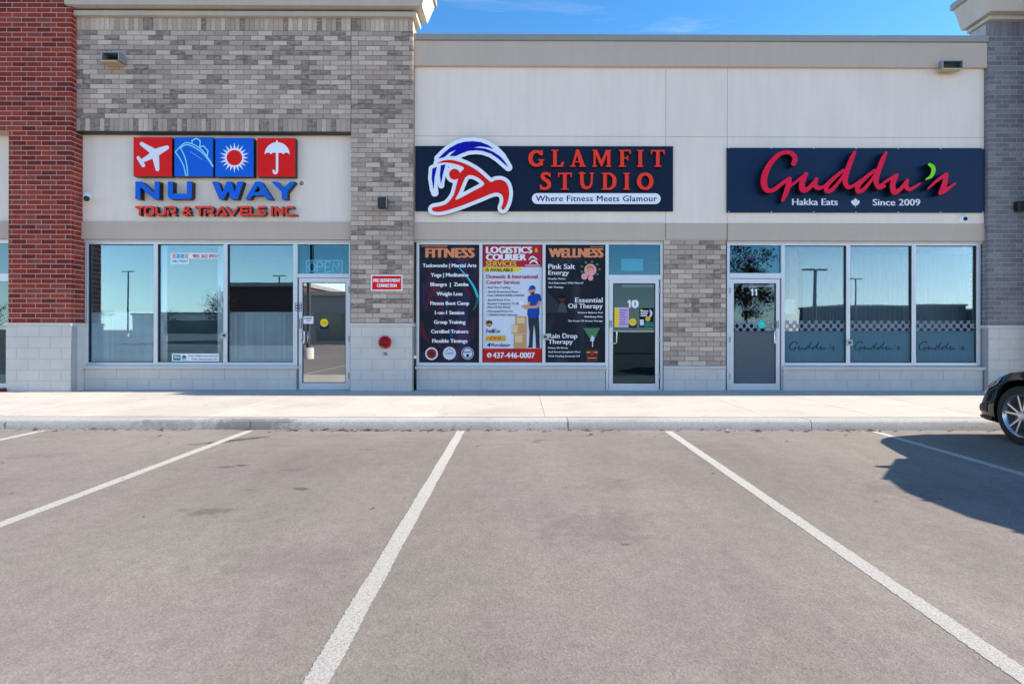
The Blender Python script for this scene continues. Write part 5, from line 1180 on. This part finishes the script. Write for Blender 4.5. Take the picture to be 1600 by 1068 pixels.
MB().lathe([(0.086, -0.03), (0.082, -0.09), (0.072, -0.10), (0.03, -0.105), (0, -0.105)], cf, 'y', 24).build('cap', ink('dark_red_enamel', (140, 18, 34), 0.3), fc, smooth=True)
lg = MB()
for k in range(4): a = k * math.pi / 2 + .5; lg.box(cf[0] + .075 * math.cos(a) - .018, cf[0] + .075 * math.cos(a) + .018, Yb - .125, Yb - .09, cf[2] + .075 * math.sin(a) - .018, cf[2] + .075 * math.sin(a) + .018)
lg.build('lug', ink('brass_red', (120, 30, 36), 0.3), fc, bevel=0.005)
MB().tube([(cf[0] + .02, Yb - .11, cf[2] - .09), (cf[0] + .02, Yb - .13, cf[2] - .11), (cf[0] - .03, Yb - .13, cf[2] - .06)], 0.006, 6).build('chain', M_GREYM, fc)
cv = (X(602.7, Yb), Yb, Z(602.7, 552.5, Yb)); vd = thing('drain_plug', 'small grey drain plug below the red fire hose cap', 'plug', cv)
MB().lathe([(0.03, 0), (0.034, -0.008), (0.026, -0.03), (0, -0.034)], cv, 'y', 18).build('plug', M_GREYM, vd, smooth=True)
MB().lathe([(0.012, -0.03), (0.012, -0.05), (0, -0.05)], cv, 'y', 8).build('square_key', M_LAMP, vd)
bl = MB(); bl.box(-9.36, -9.24, 10.16, 10.26, SWZ + .002, SWZ + .06); tag(bl.build('loose_brick', M_RB, bevel=.006), 'loose broken brick lying at the foot of the red pier', 'brick')

# ------------------------------------------------------------------ fallen leaves along the kerb
M_LF = brick_mat('dry_leaf', [(0.21, 0.10, 0.045), (0.28, 0.16, 0.08), (0.13, 0.07, 0.04), (0.33, 0.23, 0.13), (0.24, 0.08, 0.04)], GS, True)
lf = MB()
def leaf_at(x, y, s):
    a = random.uniform(0, 6.28); ca, sa = math.cos(a), math.sin(a); c = random.uniform(.2, .8) * s
    P = [(-1, 0, .1), (-.45, .42, .6), (.3, .38, .5), (1, 0, .25), (.3, -.4, .55), (-.45, -.4, .45), (0, 0, .1)]
    lf.add([(x + s * (u * ca - v * sa), y + s * (u * sa + v * ca), 0.004 + c * w) for u, v, w in P], [(0, 5, 6), (5, 4, 6), (4, 3, 6), (3, 2, 6), (2, 1, 6), (1, 0, 6)])
for cx_, w_, n_ in ((-1.75, .55, 46), (-2.4, .5, 24), (-.9, .6, 26), (.3, .5, 12), (1.1, .35, 8), (2.75, .35, 14), (3.35, .25, 12), (4.25, .2, 14), (4.02, .12, 8), (5.3, .3, 6), (-5.6, .6, 14), (-4.9, .5, 12), (-4.1, .4, 10), (5.95, .3, 5), (-8, .8, 8)):
    for _ in range(n_): leaf_at(random.gauss(cx_, w_), KY0 - abs(random.gauss(0, .05)) - .02, random.uniform(.018, .042))
for _ in range(40): leaf_at(random.uniform(-7, 6), random.uniform(3.5, 6.9), random.uniform(.008, .02))
for x, y in ((.85, 6.7), (4.45, 6.93), (4.2, 6.94), (3.9, 6.7), (-4.05, 6.55), (-4.2, 6.6), (6.3, 8.2)): leaf_at(x, y, .03)
lf.build('fallen_leaves', M_LF)['kind'] = 'stuff'

# ------------------------------------------------------------------ the black car
def car():
    CXc, CY0 = 6.37, 6.83                     # centre line, tip of the nose
    t = thing('parked_car', 'black sedan parked nose to the kerb beside the slate tower', 'car', (CXc, CY0 - 2.35, 0))
    paint, _, b = nodes_of('black_car_paint'); b.inputs['Base Color'].default_value = (0.004, 0.004, 0.005, 1); b.inputs['Roughness'].default_value = 0.12; b.inputs['Specular IOR Level'].default_value = 0.3; b.inputs['Coat Weight'].default_value = 0.35; b.inputs['Coat Roughness'].default_value = 0.03
    rubber = plain('tyre_rubber', (0.018, 0.018, 0.018), 0.85); chrome = plain('wheel_alloy', (0.55, 0.56, 0.59), 0.22, 0.9, 0.02); plast = plain('black_trim', (0.012, 0.012, 0.013), 0.55)
    cg = plain('car_glass', (0.01, 0.013, 0.015), 0.05, coat=1.0)
    ip = lambda x, xs, ys: float(np.interp(x, xs, ys))
    top = lambda s: ip(s, [0, .06, .2, .5, 1.0, 1.4, 3.5, 4.0, 4.5, 4.7], [.66, .71, .765, .835, .91, .96, .99, 1.03, 1.0, .9])
    hw = lambda s: ip(s, [0, .06, .15, .3, .5, .8, 1.2, 3.5, 4.2, 4.5, 4.7], [.79, .835, .868, .89, .902, .91, .91, .91, .88, .82, .70])
    WC = (.71, 3.45)
    def zb(s):
        z = ip(s, [0, .3, 4.3, 4.7], [.20, .19, .21, .28])
        for c in WC:
            d = abs(s - c)
            if d < .372: z = max(z, .325 + math.sqrt(.372 ** 2 - d * d))
        return z
    def section(s):
        w, tp, z0 = hw(s), top(s), zb(s); zs = tp - .13; fl = .2
        P = [(0, fl), (w - .34, fl), (w - .33, max(z0, fl)), (w - .045, z0), (w - .012, z0 + .015), (w + .004, z0 + .38 * (zs - z0)), (w, z0 + .72 * (zs - z0)), (w - .02, zs), (w - .075, tp - .055), (w * .62, tp - .008), (0, tp + .012)]
        out = []
        for x, z in P:
            k = max(0, 1 - s / .5); ss = s + k * max(0, z - .26) * .42 + k * (0.05 if z < .24 else 0)   # nose leans back above the lip
            out.append((x, CY0 - ss, z))
        return out
    ss = sorted(set([0, .03, .06, .1, .15, .2, .25, .3, .33] + [round(c + d, 3) for c in WC for d in np.linspace(-.372, .372, 23)] + [1.3, 1.4, 1.7, 2.0, 2.3, 2.6, 2.9, 3.04, 4.0, 4.1, 4.3, 4.5, 4.6, 4.7]))
    m = MB(); n = 11; rows = []
    for s in ss:
        sec = section(s); rows.append([(CXc - x, y, z) for x, y, z in sec[::-1]] + [(CXc + x, y, z) for x, y, z in sec[1:]])
    k = len(rows[0]); vs = [p_ for r in rows for p_ in r]
    fs = [(i * k + j, i * k + j + 1, (i + 1) * k + j + 1, (i + 1) * k + j) for i in range(len(ss) - 1) for j in range(k - 1)]
    fs += [tuple(range(k)), tuple((len(ss) - 1) * k + j for j in range(k))]
    body = m.add(vs, fs).build('body', paint, t, smooth=True, sharp=35)
    def patch(name, s_list, lo, hi, mat, side, off=.006, parent=None):
        """strip of the flank between section indices lo(s)..hi(s) (fractions allowed), lifted a little"""
        mb = MB(); v = []; q = 6
        for s in s_list:
            sec = section(s)
            for i in range(q + 1):
                f = lo(s) + (hi(s) - lo(s)) * i / q; a = int(min(f, 9.999)); fr_ = f - a
                x, y, z = [sec[a][j] * (1 - fr_) + sec[a + 1][j] * fr_ for j in range(3)]
                v.append((CXc + side * (x + off), y + off * (1 if s < 1 else -1), z + off * .5))
        mb.add(v, [(i * (q + 1) + j, i * (q + 1) + j + 1, (i + 1) * (q + 1) + j + 1, (i + 1) * (q + 1) + j) for i in range(len(s_list) - 1) for j in range(q)])
        return mb.build(name, mat, parent or t, smooth=True)
    lens = plain('headlight_lens', (0.42, 0.5, 0.6), 0.08, 0.5, coat=1); amber = plain('amber_lens', (0.62, 0.16, 0.05), 0.15, coat=1)
    for sd in (-1, 1):
        hl = patch('headlight', np.linspace(.02, .36, 9), lambda s: 6.45 + s * .9, lambda s: 8.2 - s * .9, lens, sd)
        patch('indicator', np.linspace(.06, .28, 7), lambda s: 6.6 + s * .8, lambda s: 7.3 - s * .1, amber, sd, .011, hl)
        patch('fog_light', np.linspace(.03, .22, 5), lambda s: 4.6, lambda s: 5.3, plast, sd)
        patch('bumper_lip', np.linspace(.0, .32, 9), lambda s: 3.1, lambda s: 4.25, plast, sd, .014)
        patch('tail_light', np.linspace(4.35, 4.66, 5), lambda s: 6.3, lambda s: 7.7, plain('tail_lens', (.35, .01, .01), .1, coat=1) if 'tail_lens' not in MATS else MATS['tail_lens'], sd)
        x = CXc + sd * .985; mm = MB(); mm.lathe([(0, -.055), (.05, -.05), (.085, -.02), (.09, .02), (.075, .05), (0, .055)], (0, 0, 0), 'y', 16)
        mm.v = [(x + a * 1.2, CY0 - 1.62 + b_, 1.0 + c * .85) for a, b_, c in mm.v]
        mir = mm.build('mirror', paint, t, smooth=True); MB().box(min(x - sd * .16, x - sd * .06), max(x - sd * .16, x - sd * .06), CY0 - 1.64, CY0 - 1.60, .955, .985).build('mirror_arm', plast, mir)
        for yy in (2.35, 3.25): MB().box(min(CXc + sd * .905, CXc + sd * .93), max(CXc + sd * .905, CXc + sd * .93), CY0 - yy - .09, CY0 - yy + .09, .80, .83).build('door_handle', paint, t, bevel=.008)
    gr = MB(); gr.box(CXc - .42, CXc + .42, CY0 - .19, CY0 - .09, .50, .62); gr.build('grille', plast, t); MB().box(CXc - .5, CXc + .5, CY0 - .1, CY0 - .015, .26, .38).build('lower_grille', plast, t)
    # glasshouse
    ring = lambda l: [(CXc + x, CY0 - s, z) for x, s, z in l]
    belt = [(-.78, 1.3, .955), (-.50, 1.14, .955), (.50, 1.14, .955), (.78, 1.3, .955), (.85, 1.9, .975), (.85, 3.2, .985), (.79, 3.85, 1.0), (.5, 4.08, 1.01), (-.5, 4.08, 1.01), (-.79, 3.85, 1.0), (-.85, 3.2, .985), (-.85, 1.9, .975)]
    roof = [(-.55, 2.04, 1.40), (-.4, 1.98, 1.41), (.4, 1.98, 1.41), (.55, 2.04, 1.40), (.60, 2.4, 1.43), (.59, 3.0, 1.42), (.55, 3.25, 1.39), (.38, 3.34, 1.385), (-.38, 3.34, 1.385), (-.55, 3.25, 1.39), (-.59, 3.0, 1.42), (-.60, 2.4, 1.43)]
    g = MB(); k = 12; g.add(ring(belt) + ring(roof), [(i, (i + 1) % k, k + (i + 1) % k, k + i) for i in range(k)]); g.build('window_glass', cg, t, smooth=True, sharp=50)
    r = MB(); inner = [(x * .55, 2.65 + (s - 2.65) * .5, z + .03) for x, s, z in roof]; r.add(ring([(x * 1.01, s, z + .004) for x, s, z in roof]) + ring(inner), [(i, (i + 1) % k, k + (i + 1) % k, k + i) for i in range(k)] + [tuple(range(k, 2 * k))]); r.build('roof', paint, t, smooth=True, sharp=60)
    pl = MB()
    for sd in (-1, 1):
        for bi, ri in ((3, 3), (6, 6)): 
            b_, r_ = belt[bi], roof[ri]; pl.tube(ring([(sd * (abs(b_[0]) + .005), b_[1], b_[2]), (sd * (abs(r_[0]) + .005), r_[1], r_[2])]), .03, 6)
        pl.tube(ring([(sd * .855, 2.6, .98), (sd * .605, 2.62, 1.43)]), .025, 6)
    pl.build('pillar', paint, t)
    # wheels
    ww = []
    for sd in (-1, 1):
        for c in WC: ww.append((CXc + sd * .80, CY0 - c, .325, sd))
    for (wx, wy, wz, sd) in ww:
        tw = MB(); tw.lathe([(.225, -.1), (.25, -.108), (.30, -.105), (.318, -.092), (.326, -.07), (.326, .07), (.318, .092), (.30, .105), (.25, .108), (.225, .1)], (0, 0, 0), 'x', 40)
        wheel = tw.build('wheel', rubber, t, smooth=True, loc=(wx, wy, wz))
        rm = MB(); rm.lathe([(.205, -.09), (.207, .06), (.222, .098), (.232, .106), (.236, .1), (.228, .08)], (0, 0, 0), 'x', 40)
        for q in range(10):
            a = 2 * math.pi * (q // 2) / 5 + (0.24 if q % 2 else -0.24) + .3; a0 = a - (0.1 if q % 2 else -0.1)
            ca, sa, c0_, s0_ = math.cos(a), math.sin(a), math.cos(a0), math.sin(a0); w = .013
            P = []
            for rr, cc_, ss_, dx, ww_ in ((.04, c0_, s0_, .085, .011), (.225, ca, sa, .088, .0085)):
                for e, dz in ((-ww_, 0), (ww_, 0), (ww_, -.03), (-ww_, -.03)): P.append((dx + dz, rr * cc_ - e * ss_, rr * ss_ + e * cc_))
            rm.add(P, [(0, 1, 5, 4), (1, 2, 6, 5), (2, 3, 7, 6), (3, 0, 4, 7)])
        rm.lathe([(.055, .06), (.055, .09), (.045, .1), (.03, .102), (0, .102)], (0, 0, 0), 'x', 20)
        if sd < 0: rm.v = [(-a, b_, c) for a, b_, c in rm.v]
        rm.build('rim', chrome, wheel, smooth=True, sharp=30, loc=(wx, wy, wz))
        MB().lathe([(0, sd * .0), (.2, sd * .0)], (0, 0, 0), 'x', 24).build('brake_disc', plain('brake_iron', (.09, .09, .095), .5, .6) if 'brake_iron' not in MATS else MATS['brake_iron'], wheel, loc=(wx, wy, wz))
car()

# ------------------------------------------------------------------ what the shop windows mirror: the far side of the car park
def store(name, label, x0, x1, y, h, mat, parts):
    t = thing(name, label, 'building', ((x0 + x1) / 2, y, 0))
    MB().box(x0, x1, y - 14, y, 0, h).build('wall', mat, t); MB().box(x0 - .2, x1 + .2, y - 14.2, y + .25, h, h + .3).build('parapet_cap', M_CAP, t)
    for a, b, z0, z1, nm, mt in parts: MB().box(a, b, y + .02, y + .1, z0, z1).build(nm, mt, t)
    return t
M_MAR = plain('maroon_cladding', (0.10, 0.035, 0.035), .8); M_DKB = plain('brown_cladding', (0.05, 0.045, 0.045), .8); M_GRC = plain('grey_cladding', (0.22, 0.22, 0.22), .8); M_SHP = plain('store_glass', (0.05, 0.09, 0.09), .1)
store('opposite_store', 'maroon store across the car park mirrored in the travel window beside its door', -22.6, -16.6, -22, 4.5, M_MAR, [(-21, -18, .3, 2.6, 'window', M_SHP)])
store('opposite_store', 'grey store across the car park mirrored in the travel agency door', -16.3, -9, -22, 3.75, M_GRC, [(-15.2, -12.8, .3, 2.4, 'window', M_SHP), (-12, -9.8, .3, 2.4, 'window', M_SHP)])
store('opposite_store', 'long low brown store across the car park mirrored in restaurant windows', 52, 72, -69, 5.0, M_DKB, [(54, 60, .3, 2.6, 'window', M_SHP), (63, 70, .3, 2.6, 'window', M_SHP)])
store('opposite_store', 'lower dark store mirrored in the restaurant window beside the slate tower', 72.6, 90, -70, 4.3, M_DKB, [(75, 82, .3, 2.6, 'window', M_SHP)])
store('opposite_store', 'pale low store mirrored in the middle travel window', -62, -44, -70, 3.4, M_ST, [(-58, -48, .3, 2.4, 'window', M_SHP)])
M_POLE = plain('dark_pole', (.03, .03, .032), .5); M_PBASE = plain('pole_base_concrete', (.55, .53, .5), .9)
def pole(x, y, h, r, label):
    t = thing('light_pole', label, 'light pole', (x, y, 0), 'car park light poles mirrored in the glass')
    MB().lathe([(.22, 0), (.22, .42), (.2, .46), (0, .46)], (x, y, 0), 'z', 20).build('base', M_PBASE, t, smooth=True)
    MB().tube([(x, y, .46), (x, y, h)], [r, r * .8], 10).build('shaft', M_POLE, t, smooth=True)
    for sd in (-1, 1): MB().box(min(x + sd * .1, x + sd * .95), max(x + sd * .1, x + sd * .95), y - .16, y + .16, h - .02, h + .1).build('lamp_head', M_POLE, t)
pole(-8.7, -2.4, 6.3, .085, 'slim dark light pole on a white concrete base mirrored in the agency door'); pole(23.7, -23.8, 6.0, .16, 'dark light pole mirrored in the restaurant window beside the door')
pole(-37, -66, 9.5, .13, 'distant light pole mirrored in the travel window with the blind by the door'); pole(-60, -66, 10, .13, 'distant light pole mirrored in the travel window next to the red pier'); pole(50.5, -64, 9, .14, 'distant light pole mirrored in the middle restaurant window')
def tree(x, y, h, cr_, label, cols, nleaf=5200):
    t = thing('maple_tree', label, 'tree', (x, y, 0)); rnd = random.Random(int(x * 10)); m = MB()
    m.tube([(x, y, 0), (x + .05, y, h * .3), (x, y + .05, h * .6)], [.11, .09, .05], 8); tips = []
    for k in range(9):
        a = k * 2.4; z = h * (.3 + .05 * k); e = (x + cr_ * .7 * math.cos(a), y + cr_ * .7 * math.sin(a), z + h * .22); m.tube([(x, y, z), ((x + e[0]) / 2, (y + e[1]) / 2, z + h * .14), e], [.045, .03, .012], 6); tips.append(e)
    m.build('trunk', plain('maple_bark', (.07, .055, .045), .9) if 'maple_bark' not in MATS else MATS['maple_bark'], t, smooth=True)
    c = MB(); cl = [(x + rnd.gauss(0, cr_ * .42), y + rnd.gauss(0, cr_ * .42), h * .66 + rnd.gauss(0, h * .15), rnd.uniform(.25, .55)) for _ in range(26)] + [(a, b, z, .4) for a, b, z in tips]
    for _ in range(nleaf):
        a, b, z, r = rnd.choice(cl); p_ = Vector((rnd.gauss(a, r * .6), rnd.gauss(b, r * .6), rnd.gauss(z, r * .5))); u = Vector((rnd.gauss(0, 1), rnd.gauss(0, 1), rnd.gauss(0, 1))).normalized(); v = u.orthogonal().normalized(); s = rnd.uniform(.035, .075)
        c.add([p_ - u * s, p_ + v * s * .6, p_ + u * s, p_ - v * s * .6], [(0, 1, 2, 3)])
    c.build('crown', cols, t)
M_LVR = brick_mat('autumn_leaf', [(.14, .035, .02), (.20, .06, .025), (.09, .03, .02), (.22, .10, .03), (.10, .05, .02)], GS, True)
M_LVG = brick_mat('green_leaf', [(.045, .07, .025), (.06, .09, .03), (.035, .055, .02), (.08, .10, .03), (.05, .06, .02)], GS, True)
tree(12.0, -8.8, 5.6, 1.5, 'russet maple mirrored in the restaurant door', M_LVR); tree(-16.2, -9.4, 3.4, .9, 'small red maple mirrored in the middle travel window', M_LVR, 1600)
for x, y, h, r, lab in ((-58, -55, 4.2, 2.6, 'round green tree mirrored above the blind by the red pier'), (-50, -58, 3.6, 2.4, 'low green tree mirrored in the middle travel window'), (-75, -60, 5, 3, 'broad green tree mirrored at the edge of the travel window')): tree(x, y, h, r, lab, M_LVG, 1800)
